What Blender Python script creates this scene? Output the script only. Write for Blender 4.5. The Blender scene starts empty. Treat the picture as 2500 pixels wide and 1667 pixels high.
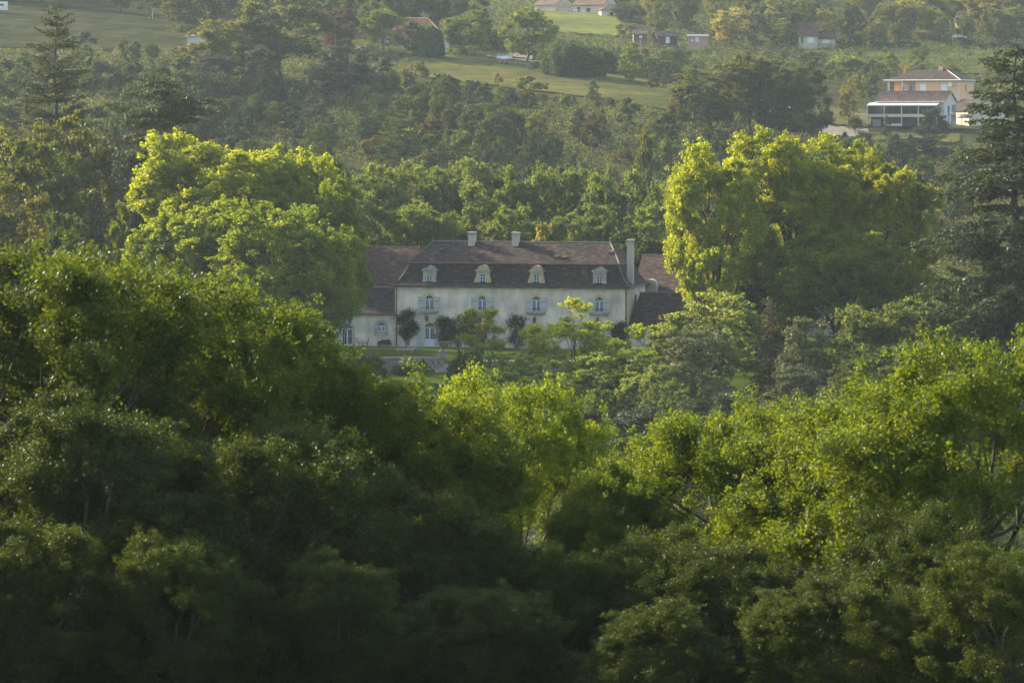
import bpy, math, random
import numpy as np
from mathutils import Vector, Matrix
from mathutils.geometry import tessellate_polygon
R = math.radians
S = bpy.context.scene
COL = S.collection
# ------------------------------------------------------------------ camera, sky, sun, exposure
F = 9375.0; CZ = 27.5; VH = 277.0            # 135 mm lens on a 2500 px wide frame
PITCH = math.atan((833.5-VH)/F)
cd = bpy.data.cameras.new('camera'); cam = bpy.data.objects.new('camera', cd); COL.objects.link(cam)
cam.location = (0, 0, CZ); cam.rotation_euler = (math.pi/2-PITCH, 0, 0)
cd.lens = 135; cd.sensor_width = 36; cd.clip_start = 1; cd.clip_end = 12000
cd.dof.use_dof = True; cd.dof.focus_distance = 470; cd.dof.aperture_fstop = 5.0
S.camera = cam
SUN_AZ, SUN_EL = 56, 26                       # degrees left of the view, degrees up
w = bpy.data.worlds.new('World'); S.world = w; w.use_nodes = True
nt = w.node_tree; sky = nt.nodes.new('ShaderNodeTexSky'); sky.sky_type = 'NISHITA'; sky.sun_disc = False
sky.sun_elevation = R(SUN_EL); sky.sun_rotation = R(-SUN_AZ); sky.air_density = 1.0; sky.dust_density = 1.5
bg = nt.nodes['Background']; nt.links.new(sky.outputs[0], bg.inputs[0]); bg.inputs[1].default_value = 0.15
ld = bpy.data.lights.new('sun', 'SUN'); ld.energy = 4.2; ld.angle = R(0.5); ld.color = (1, 0.90, 0.72)
sun = bpy.data.objects.new('sun', ld); COL.objects.link(sun)
sd = Vector((-math.sin(R(SUN_AZ))*math.cos(R(SUN_EL)), math.cos(R(SUN_AZ))*math.cos(R(SUN_EL)), math.sin(R(SUN_EL))))
sun.rotation_euler = sd.to_track_quat('Z', 'Y').to_euler(); sun.location = (-60, 20, 120)
S.view_settings.view_transform = 'Standard'; S.view_settings.look = 'None'
S.view_settings.exposure = 1.75; S.view_settings.gamma = 1
S.view_settings.use_white_balance = True; S.view_settings.white_balance_temperature = 7150
S.render.engine = 'CYCLES'
cy = S.cycles; cy.max_bounces = 6; cy.diffuse_bounces = 3; cy.glossy_bounces = 2; cy.transmission_bounces = 3
cy.transparent_max_bounces = 4; cy.volume_bounces = 0; cy.caustics_reflective = False; cy.caustics_refractive = False

# ------------------------------------------------------------------ helpers: objects
def tag(o, label=None, cat=None, group=None, kind=None):
    if label: o['label'] = label
    if cat: o['category'] = cat
    if group: o['group'] = group
    if kind: o['kind'] = kind
    return o
def link(name, data, parent=None, loc=(0, 0, 0), rz=0):
    o = bpy.data.objects.new(name, data); COL.objects.link(o)
    if parent is not None: o.parent = parent
    o.location = loc; o.rotation_euler = (0, 0, rz)
    return o
def empty(name, loc, rz=0, **k): return tag(link(name, None, None, loc, rz), **k)
def qmesh(name, V, Q, mats, mi=None, var=None, smooth=None):
    V = np.asarray(V, np.float32); Q = np.asarray(Q, np.int32); n = len(Q)
    me = bpy.data.meshes.new(name)
    me.vertices.add(len(V)); me.vertices.foreach_set('co', V.ravel())
    me.loops.add(4*n); me.loops.foreach_set('vertex_index', Q.ravel())
    me.polygons.add(n); me.polygons.foreach_set('loop_start', np.arange(0, 4*n, 4, dtype=np.int32))
    if mi is not None: me.polygons.foreach_set('material_index', np.asarray(mi, np.int32))
    if smooth is not None: me.polygons.foreach_set('use_smooth', np.asarray(smooth, bool))
    me.update(calc_edges=True)
    if var is not None:
        a = me.attributes.new('var', 'FLOAT', 'FACE'); a.data.foreach_set('value', np.asarray(var, np.float32))
    for m in mats: me.materials.append(m)
    return me
class MB:
    def __init__(s): s.v = []; s.f = []
    def box(s, x0, x1, y0, y1, z0, z1):
        b = len(s.v)
        for z in (z0, z1):
            for (x, y) in ((x0, y0), (x1, y0), (x1, y1), (x0, y1)): s.v.append((x, y, z))
        s.f += [(b+3, b+2, b+1, b), (b+4, b+5, b+6, b+7)] + [(b+i, b+(i+1) % 4, b+4+(i+1) % 4, b+4+i) for i in range(4)]
        return s
    def poly(s, pts):
        b = len(s.v); s.v += [tuple(p) for p in pts]; s.f.append(tuple(range(b, b+len(pts)))); return s
    def prism(s, xz, y0, y1):                      # a polygon in x,z pushed along y
        n = len(xz); b = len(s.v)
        s.v += [(x, y0, z) for x, z in xz] + [(x, y1, z) for x, z in xz]
        s.f += [tuple(range(b, b+n)), tuple(reversed(range(b+n, b+2*n)))]
        s.f += [(b+i, b+n+i, b+n+(i+1) % n, b+(i+1) % n) for i in range(n)]
        return s
    def prismx(s, yz, x0, x1):
        n = len(yz); b = len(s.v)
        s.v += [(x0, y, z) for y, z in yz] + [(x1, y, z) for y, z in yz]
        s.f += [tuple(range(b, b+n)), tuple(reversed(range(b+n, b+2*n)))]
        s.f += [(b+i, b+n+i, b+n+(i+1) % n, b+(i+1) % n) for i in range(n)]
        return s
    def bar(s, p, q, t, t2=None):                  # a square bar from p to q
        p = Vector(p); q = Vector(q); d = (q-p).normalized(); a = d.orthogonal().normalized(); c = d.cross(a)
        t2 = t2 or t; b = len(s.v)
        for (o, r) in ((p, t), (q, t2)):
            for k in range(4):
                th = math.pi/4+k*math.pi/2; s.v.append(tuple(o+(a*math.cos(th)+c*math.sin(th))*r))
        s.f += [(b+3, b+2, b+1, b), (b+4, b+5, b+6, b+7)] + [(b+i, b+(i+1) % 4, b+4+(i+1) % 4, b+4+i) for i in range(4)]
        return s
    def lathe(s, prof, cx=0, cy=0, n=14):
        b = len(s.v)
        for (r, z) in prof:
            for k in range(n): s.v.append((cx+r*math.cos(k*2*math.pi/n), cy+r*math.sin(k*2*math.pi/n), z))
        for i in range(len(prof)-1):
            for k in range(n): s.f.append((b+i*n+k, b+i*n+(k+1) % n, b+(i+1)*n+(k+1) % n, b+(i+1)*n+k))
        s.f.append(tuple(reversed(range(b, b+n)))); m = b+(len(prof)-1)*n; s.f.append(tuple(range(m, m+n)))
        return s
    def build(s, name, mat, parent=None, loc=(0, 0, 0), rz=0):
        me = bpy.data.meshes.new(name); me.from_pydata(s.v, [], s.f); me.materials.append(mat); me.update()
        return link(name, me, parent, loc, rz)
# ------------------------------------------------------------------ helpers: materials
def newmat(name):
    m = bpy.data.materials.new(name); m.use_nodes = True
    return m, m.node_tree.nodes, m.node_tree.links, m.node_tree.nodes['Principled BSDF']
def ramp(N, stops):
    r = N.new('ShaderNodeValToRGB'); e = r.color_ramp.elements
    while len(e) < len(stops): e.new(0.5)
    for i, (p, c) in enumerate(stops): e[i].position = p; e[i].color = (*c, 1)
    return r
def noisy(name, cols, scale=1.0, rough=.85, stretch=(1, 1, 1), detail=6, cols2=None, scale2=.1, bump=0, spec=.3):
    m, N, L, b = newmat(name)
    tc = N.new('ShaderNodeTexCoord'); mp = N.new('ShaderNodeMapping'); mp.inputs['Scale'].default_value = stretch
    L.new(tc.outputs['Object'], mp.inputs[0])
    n = N.new('ShaderNodeTexNoise'); n.inputs['Scale'].default_value = scale; n.inputs['Detail'].default_value = detail
    L.new(mp.outputs[0], n.inputs[0])
    k = len(cols); r = ramp(N, [(.3+.4*i/max(1, k-1), c) for i, c in enumerate(cols)]); L.new(n.outputs[0], r.inputs[0])
    out = r.outputs[0]
    if cols2:
        n2 = N.new('ShaderNodeTexNoise'); n2.inputs['Scale'].default_value = scale2; n2.inputs['Detail'].default_value = 4
        L.new(tc.outputs['Object'], n2.inputs[0]); r2 = ramp(N, [(.35, cols2[0]), (.65, cols2[1])]); L.new(n2.outputs[0], r2.inputs[0])
        mx = N.new('ShaderNodeMix'); mx.data_type = 'RGBA'; mx.blend_type = 'MULTIPLY'; mx.inputs[0].default_value = 1
        L.new(out, mx.inputs[6]); L.new(r2.outputs[0], mx.inputs[7]); out = mx.outputs[2]
    L.new(out, b.inputs['Base Color']); b.inputs['Roughness'].default_value = rough
    b.inputs['Specular IOR Level'].default_value = spec
    if bump:
        bp = N.new('ShaderNodeBump'); bp.inputs['Strength'].default_value = bump; bp.inputs['Distance'].default_value = .1
        L.new(n.outputs[0], bp.inputs['Height']); L.new(bp.outputs[0], b.inputs['Normal'])
    return m
def leafmat(name, trans=.5, rough=.42, spec=.35, tint=(1.35, 1.3, .35)):
    """leaf colour comes from each object's own colour; every leaf varies a little"""
    m, N, L, b = newmat(name)
    oi = N.new('ShaderNodeObjectInfo'); at = N.new('ShaderNodeAttribute'); at.attribute_name = 'var'
    hs = N.new('ShaderNodeHueSaturation')
    mr = N.new('ShaderNodeMapRange'); mr.inputs[3].default_value = .47; mr.inputs[4].default_value = .525
    L.new(at.outputs['Fac'], mr.inputs[0]); L.new(mr.outputs[0], hs.inputs['Hue'])
    mv = N.new('ShaderNodeMath'); mv.operation = 'MULTIPLY_ADD'; mv.inputs[1].default_value = -.75; mv.inputs[2].default_value = 1.4
    L.new(at.outputs['Fac'], mv.inputs[0]); L.new(mv.outputs[0], hs.inputs['Value']); L.new(oi.outputs['Color'], hs.inputs['Color'])
    L.new(hs.outputs[0], b.inputs['Base Color']); b.inputs['Roughness'].default_value = rough; b.inputs['Specular IOR Level'].default_value = spec
    mx = N.new('ShaderNodeMix'); mx.data_type = 'RGBA'; mx.blend_type = 'MULTIPLY'; mx.inputs[0].default_value = 1
    L.new(hs.outputs[0], mx.inputs[6]); mx.inputs[7].default_value = (*tint, 1)
    t = N.new('ShaderNodeBsdfTranslucent'); L.new(mx.outputs[2], t.inputs[0])
    ms = N.new('ShaderNodeMixShader'); ms.inputs[0].default_value = trans
    L.new(b.outputs[0], ms.inputs[1]); L.new(t.outputs[0], ms.inputs[2]); L.new(ms.outputs[0], N['Material Output'].inputs[0])
    return m
LEAF = leafmat('leaf', .52, .55, .2, (2.1, 1.85, .40)); OAKLEAF = leafmat('oak_leaf', .50, .5, .25, (2.15, 1.85, .36))
NEEDLE = leafmat('needle', .22, .55, .2, (1.15, 1.1, .6))
BARK = noisy('bark', [(.035, .028, .022), (.09, .075, .06)], 3, .9, (1, 1, .3))
# ------------------------------------------------------------------ terrain
UC = np.array([-600, 0, 400, 800, 1250, 1600, 2000, 2500, 3200.])
DT = [(-200, [27]*9), (0, [25.6]*9), (30, [23.5]*9), (60, [17]*9), (100, [9.5]*9), (130, [4]*9), (150, [0]*9), (220, [-12]*9), (300, [-15]*9),
      (360, [-10]*9), (405, [-3.0]*9), (432, [-1.6]*9), (433.4, [-1.6]*9), (480, [3, 3, 2, 1, 0, 0, 0, 0, 0]),
      (520, [7, 7, 6, 3, 1.5, 1, 1, 1, 1]), (600, [12, 12, 11, 8, 6, 5, 5, 5, 5]), (700, [20, 20, 19, 17, 15, 14, 12, 11, 12]),
      (800, [30, 30, 29, 28, 27, 25, 19, 17, 18]), (850, [36, 36, 35, 34, 31.5, 29.5, 22.5, 21.5, 22]),
      (900, [41, 41, 41, 38, 36, 33, 26, 26, 26]), (950, [46, 45.5, 45, 42, 41, 37, 30, 30, 32]),
      (1010, [55, 54, 53, 48, 44.5, 41, 36, 36, 38]), (1080, [63, 62, 60, 55, 49, 49, 44, 43, 45]),
      (1170, [71, 70, 68, 64, 58, 57, 50, 50, 52]), (1400, [88, 85, 82, 80, 77, 77, 75, 72, 74]), (1700, [112]*9), (2300, [130]*9), (6500, [150]*9)]
DD = np.array([d for d, _ in DT], float); ZZ = np.array([z for _, z in DT], float)
def rawz(x, y):
    u = np.clip(1250+F*x/np.maximum(y, 200), UC[0], UC[-1]); y = np.clip(y, DD[0], DD[-1])
    i = np.clip(np.searchsorted(DD, y)-1, 0, len(DD)-2); j = np.clip(np.searchsorted(UC, u)-1, 0, len(UC)-2)
    a = (y-DD[i])/(DD[i+1]-DD[i]); b = (u-UC[j])/(UC[j+1]-UC[j])
    return (ZZ[i, j]*(1-b)+ZZ[i, j+1]*b)*(1-a)+(ZZ[i+1, j]*(1-b)+ZZ[i+1, j+1]*b)*a
gx = np.concatenate([np.arange(-2600, -420, 60), np.arange(-420, 421, 7.), np.arange(480, 2660, 60)])
gy = np.concatenate([np.arange(-200, 400, 8.), [404, 412, 420, 427, 432.9, 433.3, 438, 443, 448, 455, 462, 470, 478], np.arange(486, 1500, 8.), np.arange(1520, 2600, 40), [3000, 4000, 5200, 6500]])
GX, GY = np.meshgrid(gx, gy); GZ = rawz(GX, GY)
K = GZ.copy()
for _ in range(14):
    K[1:-1, 1:-1] = (K[1:-1, 1:-1]*2+K[:-2, 1:-1]+K[2:, 1:-1]+K[1:-1, :-2]+K[1:-1, 2:])/6
GZ = np.where((GY > 480) | (GY < 400), K, GZ)
GZ += np.where(GY > 540, 1.0*np.sin(GX*.045+GY*.02)*np.sin(GY*.037-GX*.011), 0)
ter = (GY >= 433.2) & (GY <= 479)
GZ = np.where(ter, np.where((GX > -7.5) & (GX < 30) & (GY < 443), -.64*(443-GY)/10, np.maximum(0, GZ*(GX < -28))), GZ)
def gz(x, y):
    i = int(np.clip(np.searchsorted(gy, y)-1, 0, len(gy)-2)); j = int(np.clip(np.searchsorted(gx, x)-1, 0, len(gx)-2))
    a = (y-gy[i])/(gy[i+1]-gy[i]); b = (x-gx[j])/(gx[j+1]-gx[j])
    return float((GZ[i, j]*(1-b)+GZ[i, j+1]*b)*(1-a)+(GZ[i+1, j]*(1-b)+GZ[i+1, j+1]*b)*a)
def gza(x, y):
    i = np.clip(np.searchsorted(gy, y)-1, 0, len(gy)-2); j = np.clip(np.searchsorted(gx, x)-1, 0, len(gx)-2)
    a = (y-gy[i])/(gy[i+1]-gy[i]); b = (x-gx[j])/(gx[j+1]-gx[j])
    return (GZ[i, j]*(1-b)+GZ[i, j+1]*b)*(1-a)+(GZ[i+1, j]*(1-b)+GZ[i+1, j+1]*b)*a
def X(u, D): return (u-1250)/F*D*1.0018
def Zv(v, D): return CZ+D*math.tan(math.atan((833.5-v)/F)-PITCH)
SCRUB = noisy('scrub_ground', [(.028, .035, .014), (.05, .055, .022), (.075, .068, .035)], .12, .95, spec=0, cols2=[(.6, .6, .6), (1, 1, 1)], scale2=.9)
ny, nx = GX.shape
idx = np.arange(ny*nx).reshape(ny, nx)
Q = np.stack([idx[:-1, :-1], idx[:-1, 1:], idx[1:, 1:], idx[1:, :-1]], -1).reshape(-1, 4)
tag(link('terrain', qmesh('terrain', np.stack([GX, GY, GZ], -1).reshape(-1, 3), Q, [SCRUB], smooth=np.ones(len(Q)))), kind='structure')
def drape(name, corners, mat, dz=.18, n=30, m=24):
    """a sheet laid on the terrain between four (u, D) corners, with a gently wandering edge"""
    (a, b, c, d) = corners; V = []
    for i in range(m+1):
        for j in range(n+1):
            s, t = j/n, i/m
            e = 1 if 0 < i < m and 0 < j < n else 0
            u = (a[0]*(1-s)+b[0]*s)*(1-t)+(d[0]*(1-s)+c[0]*s)*t; D = (a[1]*(1-s)+b[1]*s)*(1-t)+(d[1]*(1-s)+c[1]*s)*t
            if not e: D += 1.5*math.sin(j*1.3+i*.7); 
            x = X(u, D); V.append((x, D, gz(x, D)+dz))
    idx = np.arange((m+1)*(n+1)).reshape(m+1, n+1)
    Q = np.stack([idx[:-1, :-1], idx[:-1, 1:], idx[1:, 1:], idx[1:, :-1]], -1).reshape(-1, 4)
    return tag(link(name, qmesh(name, V, Q, [mat], smooth=np.ones(len(Q)))), kind='structure')
# ------------------------------------------------------------------ helpers: plants
def rdirs(g, n):
    v = g.normal(size=(n, 3)); return v/np.linalg.norm(v, axis=1)[:, None]
def nrm(v): return v/np.maximum(np.linalg.norm(v, axis=1), 1e-6)[:, None]
def leafquads(c, d, n, L, W):
    s = nrm(np.cross(d, n)); n = np.cross(s, d); L = np.asarray(L)[:, None]; W = np.asarray(W)[:, None]
    V = np.stack([c-d*L*.5, c-d*L*.05+s*W*.5+n*W*.12, c+d*L*.5, c-d*L*.05-s*W*.5+n*W*.12], 1).reshape(-1, 3)
    return V, np.arange(len(V)).reshape(-1, 4)
def tubes(lst, n=6):
    Vs, Qs, b = [], [], 0
    th = np.arange(n)*2*math.pi/n
    for pts, rad in lst:
        pts = np.asarray(pts, float)
        for i, p in enumerate(pts):
            d = pts[min(i+1, len(pts)-1)]-pts[max(i-1, 0)]; d /= np.linalg.norm(d)+1e-9
            a = np.cross(d, [0, 0, 1.]) if abs(d[2]) < .9 else np.cross(d, [1., 0, 0]); a /= np.linalg.norm(a); c = np.cross(d, a)
            Vs.append(p+(np.cos(th)[:, None]*a+np.sin(th)[:, None]*c)*rad[i])
        for i in range(len(pts)-1):
            k = np.arange(n); Qs.append(np.stack([b+i*n+k, b+i*n+(k+1) % n, b+(i+1)*n+(k+1) % n, b+(i+1)*n+k], 1))
        b += len(pts)*n
    return np.concatenate(Vs), np.concatenate(Qs)
def limb(g, p, q, r0, r1, wig=.06, n=4, sag=0.):
    p = np.asarray(p, float); q = np.asarray(q, float); L = np.linalg.norm(q-p)
    pts = [p+(q-p)*t+g.normal(size=3)*L*wig*(0 < i < n)+np.array([0, 0, sag*L*math.sin(math.pi*t)]) for i, t in enumerate(np.linspace(0, 1, n+1))]
    return pts, [r0+(r1-r0)*t for t in np.linspace(0, 1, n+1)]
def broadleaf(seed, env, ncl, clr, nleaf, leaf, trunk=(.35, .4), flat=.8, wl=.6, sprig=.25, nlimb=18, low=-.55, droop=0, sub=20, trunkpts=None):
    """trunk with limbs running to the clumps of an uneven crown; env = ellipsoids (x,y,z,rx,ry,rz)"""
    g = np.random.default_rng(seed); env = np.array(env, float); vol = env[:, 3]*env[:, 4]*env[:, 5]; vol = vol**.67; vol /= vol.sum()
    C = []
    while len(C) < ncl:
        e = env[g.choice(len(env), p=vol)]; d = rdirs(g, 1)[0]
        if d[2] < low: continue
        p = e[:3]+d*e[3:]*g.uniform(.6, .95)
        if any((((p-o[:3])/o[3:])**2).sum() < .33 for o in env): continue
        C.append(p)
    C = np.array(C); R0 = clr*g.uniform(.6, 1.35, ncl)
    cen = (env[:, :3]*vol[:, None]).sum(0)
    si = np.repeat(np.arange(ncl), sub); out = nrm(C-cen)[si]
    d = nrm(rdirs(g, len(si))+out*.55+np.array([0, 0, .25])); sp = g.random(len(si)) < sprig
    k = np.where(sp, g.uniform(1.0, 1.45, len(si)), g.uniform(.35, .95, len(si)))
    Sc = C[si]+d*(R0[si]*k)[:, None]*np.array([1, 1, flat]); Sr = R0[si]*np.where(sp, g.uniform(.14, .24, len(si)), g.uniform(.22, .40, len(si)))
    w_ = Sr**2; n = g.multinomial(nleaf, w_/w_.sum()); li = np.repeat(np.arange(len(Sc)), n); N = len(li)
    dd = rdirs(g, N); pos = Sc[li]+dd*(Sr[li]*g.random(N)**.55*1.25)[:, None]*np.array([1, 1, flat])
    pos[:, 2] -= droop*g.random(N)**2
    ax = nrm(rdirs(g, N)+out[li]*.5+np.array([0, 0, .1-droop])); nn = nrm(dd*.55+rdirs(g, N)*.75+np.array([0, 0, .45]))
    L = leaf*g.uniform(.6, 1.35, N); V, Qd = leafquads(pos, ax, nn, L, L*wl*g.uniform(.8, 1.2, N))
    var = np.clip(g.random(N)*.6+np.repeat(g.random(len(Sc)), n)*.4, 0, 1)
    # wood
    r0, hf = trunk; top = cen*1.0; top[2] = cen[2]+.25*env[:, 5].max()
    tb = [limb(g, (0, 0, -.6), top, r0, r0*.28, .02, 7)] if trunkpts is None else [([np.array(p[:3]) for p in trunkpts], [p[3] for p in trunkpts])]
    far = g.choice(ncl, min(nlimb, ncl), replace=False); P0 = np.array(tb[0][0]); zmin = hf*cen[2]
    for c in far:
        cand = [i for i in range(len(P0)) if P0[i][2] >= zmin*.8]; i = cand[int(g.integers(len(cand)))]
        if P0[i][2] > C[c][2]: i = cand[0]
        a = P0[i]; b = C[c]; pts, rad = limb(g, a, b, tb[0][1][i]*.55, r0*.06, .05, 4, .06); tb.append((pts, rad))
        for _ in range(3):
            m = pts[int(g.integers(1, 4))]; tb.append(limb(g, m, b+rdirs(g, 1)[0]*R0[c]*1.0, r0*.12, r0*.03, .07, 3))
    return (V, Qd, var), tubes(tb, 6)
def conifer(seed, h, prof, nbr, step, ang0=.0, ang1=.0, droop=.1, trunk=.5, leaf=(.5, .13), fan=.42, z0=.12, dens=1., hang=.2, bend=None):
    """straight trunk, whorls of spreading branches with flat sprays of needles; prof(t) = branch length at height t"""
    g = np.random.default_rng(seed); tb = [limb(g, (0, 0, -.6), (0, 0, h), trunk, .04, .004, 9)]
    Cs, Ds, Ns = [], [], []; az = 0
    for i in range(nbr):
        t = z0+(1-z0)*(i/nbr)**1.0; t = min(.995, t+g.normal()*.004); az += 2.39996+g.normal()*.3
        if step: t = z0+(1-z0)*(math.floor((t-z0)/(1-z0)*step)+.5+g.normal()*.16)/step; t = min(max(t, z0), .995)
        Lb = prof(t)*g.uniform(.62, 1.12); ang = ang0+(ang1-ang0)*t+g.normal()*.07
        dh = np.array([math.cos(az), math.sin(az), 0]); st = np.array([0, 0, t*h]); ts = np.linspace(0, 1, 6)
        pts = [st+dh*Lb*s*math.cos(ang)+np.array([0, 0, Lb*(s*math.sin(ang)-droop*s*s)])+g.normal(size=3)*Lb*.012 for s in ts]
        r = max(.02, trunk*.32*(1-t)**.8*min(1, Lb/4)); tb.append((pts, [r*(1-.85*s) for s in ts])); P = np.array(pts)
        nt_ = max(4, int(Lb*5*dens))
        for s in np.linspace(.16, 1, nt_):
            a = s*5; k = min(4, int(a)); p = P[k]+(P[k+1]-P[k])*(a-k); f = nrm((P[k+1]-P[k])[None])[0]
            for sgn in (-1, 1):
                sd_ = np.cross(f, [0, 0, 1.])*sgn; tw = f*.62+sd_*.8+g.normal(size=3)*.12; tw[2] -= hang*g.random(); tw /= np.linalg.norm(tw)
                Lt = Lb*fan*(1.05-s*.75)*g.uniform(.5, 1.1)+.18; m = max(2, int(Lt/leaf[0]*3.0))
                q = g.random(m)[:, None]; c = p+tw*Lt*q+g.normal(size=(m, 3))*.07; c[:, 2] -= hang*.35*Lt*q[:, 0]**2
                Cs.append(c); Ds.append(nrm(tw+g.normal(size=(m, 3))*.45)); Ns.append(nrm(np.array([0, 0, 1.])+g.normal(size=(m, 3))*.5))
    C = np.concatenate(Cs); N = len(C); L = leaf[0]*g.uniform(.6, 1.3, N)
    V, Qd = leafquads(C, np.concatenate(Ds), np.concatenate(Ns), L, leaf[1]*g.uniform(.7, 1.4, N))
    return (V, Qd, g.random(N)), tubes(tb, 6)
class Kind:
    """a kind of tree: crown and trunk meshes of known height and width, copied with its parts"""
    def __init__(s, name, crown, wood, leafm=LEAF, barkm=BARK):
        (V, Qd, var) = crown; s.name = name; s.h = float(np.percentile(V[:, 2], 99.9)); s.w = float(np.percentile(np.abs(V[:, 0]), 99)+np.percentile(np.abs(V[:, 1]), 99)); s.n = len(Qd)
        s.crown = qmesh(name+'_crown', V, Qd, [leafm], var=var)
        s.trunk = qmesh(name+'_trunk', wood[0], wood[1], [barkm], smooth=np.ones(len(wood[1])))
        VV = np.concatenate([V, wood[0]]); QQ = np.concatenate([Qd, wood[1]+len(V)])
        s.V, s.Q, s.var, s.lm, s.bm = VV, QQ, np.concatenate([var, np.full(len(wood[1]), .5)]), leafm, barkm; s.one = None
        s.nl = len(Qd)
    def joined(s):
        if s.one is None:
            s.one = qmesh(s.name, s.V, s.Q, [s.lm, s.bm], mi=np.r_[np.zeros(s.nl), np.ones(len(s.Q)-s.nl)], var=s.var)
        return s.one
    def put(s, x, y, h, w=None, rz=0, col=(.05, .08, .02), label='', cat='tree', group=None, parts=True, name=None, z=None, lean=0):
        k = h/s.h; kw = (w/s.w if w else k)
        o = link(name or s.name, None if parts else s.joined(), None, (x, y, gz(x, y) if z is None else z), rz)
        o.scale = (kw, kw, k); o.color = (*col, 1); tag(o, label, cat, group)
        if lean: o.rotation_euler = (0, lean, rz)
        if parts:
            for nm, me in (('trunk', s.trunk), ('crown', s.crown)):
                c = link(nm, me, o); c.color = (*col, 1)
        return o
    def at(s, u, v, D, wpx, rz=0, col=(.05, .08, .02), label='', **k):
        """a tree standing at bearing u, distance D, whose top reaches height v in metres above its foot"""
        x = X(u, D); z = k.pop('z', None); z0 = gz(x, D) if z is None else z
        return s.put(x, D, Zv(v, D)-z0, wpx*D/F, rz, col, label, z=z0, **k)
# ------------------------------------------------------------------ sheets of ground
LAWN = noisy('lawn_grass', [(.025, .05, .008), (.038, .068, .012), (.06, .08, .02)], .35, .95, spec=0, cols2=[(.75, .75, .7), (1.1, 1.05, .9)], scale2=.05)
DRY = noisy('meadow_grass', [(.060, .070, .022), (.092, .095, .035), (.13, .118, .052)], .22, .95, spec=0, cols2=[(.65, .68, .65), (1.1, 1.05, .9)], scale2=.045, detail=9)
FARM = noisy('field_grass', [(.08, .11, .03), (.12, .14, .045), (.16, .15, .07)], .25, .95, spec=0, cols2=[(.7, .7, .7), (1.1, 1.05, .9)], scale2=.05)
GRAV = noisy('gravel', [(.18, .165, .13), (.27, .25, .2)], 2.5, .95, spec=0)
ROAD = noisy('drive_gravel', [(.15, .135, .11), (.22, .2, .165)], .8, .95, spec=0)
drape('meadow', [(-150, 935), (500, 925), (440, 1015), (-150, 1015)], noisy('shaded_meadow', [(.026, .032, .014), (.043, .046, .024), (.068, .064, .036)], .16, .95, spec=0, cols2=[(.65, .68, .65), (1.1, 1.05, .9)], scale2=.04, detail=9), .3)  # shade over the upper meadow is put into this darker grass colour
drape('garden_lawn', [(960, 905), (1700, 838), (1730, 930), (1000, 955)], DRY, .3)
drape('hill_field', [(1310, 1095), (1560, 1090), (1480, 1165), (1320, 1170)], FARM, .35)
drape('house_lawn', [(1930, 872), (2120, 872), (2180, 925), (1900, 930)], DRY, .32)
drape('front_lawn', [(2080, 846), (2340, 846), (2340, 862), (2090, 862)], DRY, .3, 20, 8)
drape('garden_drive', [(1190, 958), (1420, 952), (1400, 957), (1190, 966)], ROAD, .45, 20, 4)
drape('farm_track', [(1240, 975), (1300, 968), (1300, 990), (1250, 998)], ROAD, .5, 10, 8)
drape('house_drive', [(1950, 846), (2125, 848), (2115, 866), (1990, 866)], ROAD, .42, 20, 10)
drape('far_meadow', [(1960, 1040), (2600, 1030), (2600, 1130), (1960, 1130)], noisy('rough_meadow', [(.045, .06, .02), (.065, .075, .020), (.09, .085, .04)], .3, .95, spec=0), .35)
drape('park_lawn', [(1560, 433.8), (2560, 433.8), (2560, 470), (1560, 470)], LAWN, .05, 40, 8)

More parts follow.
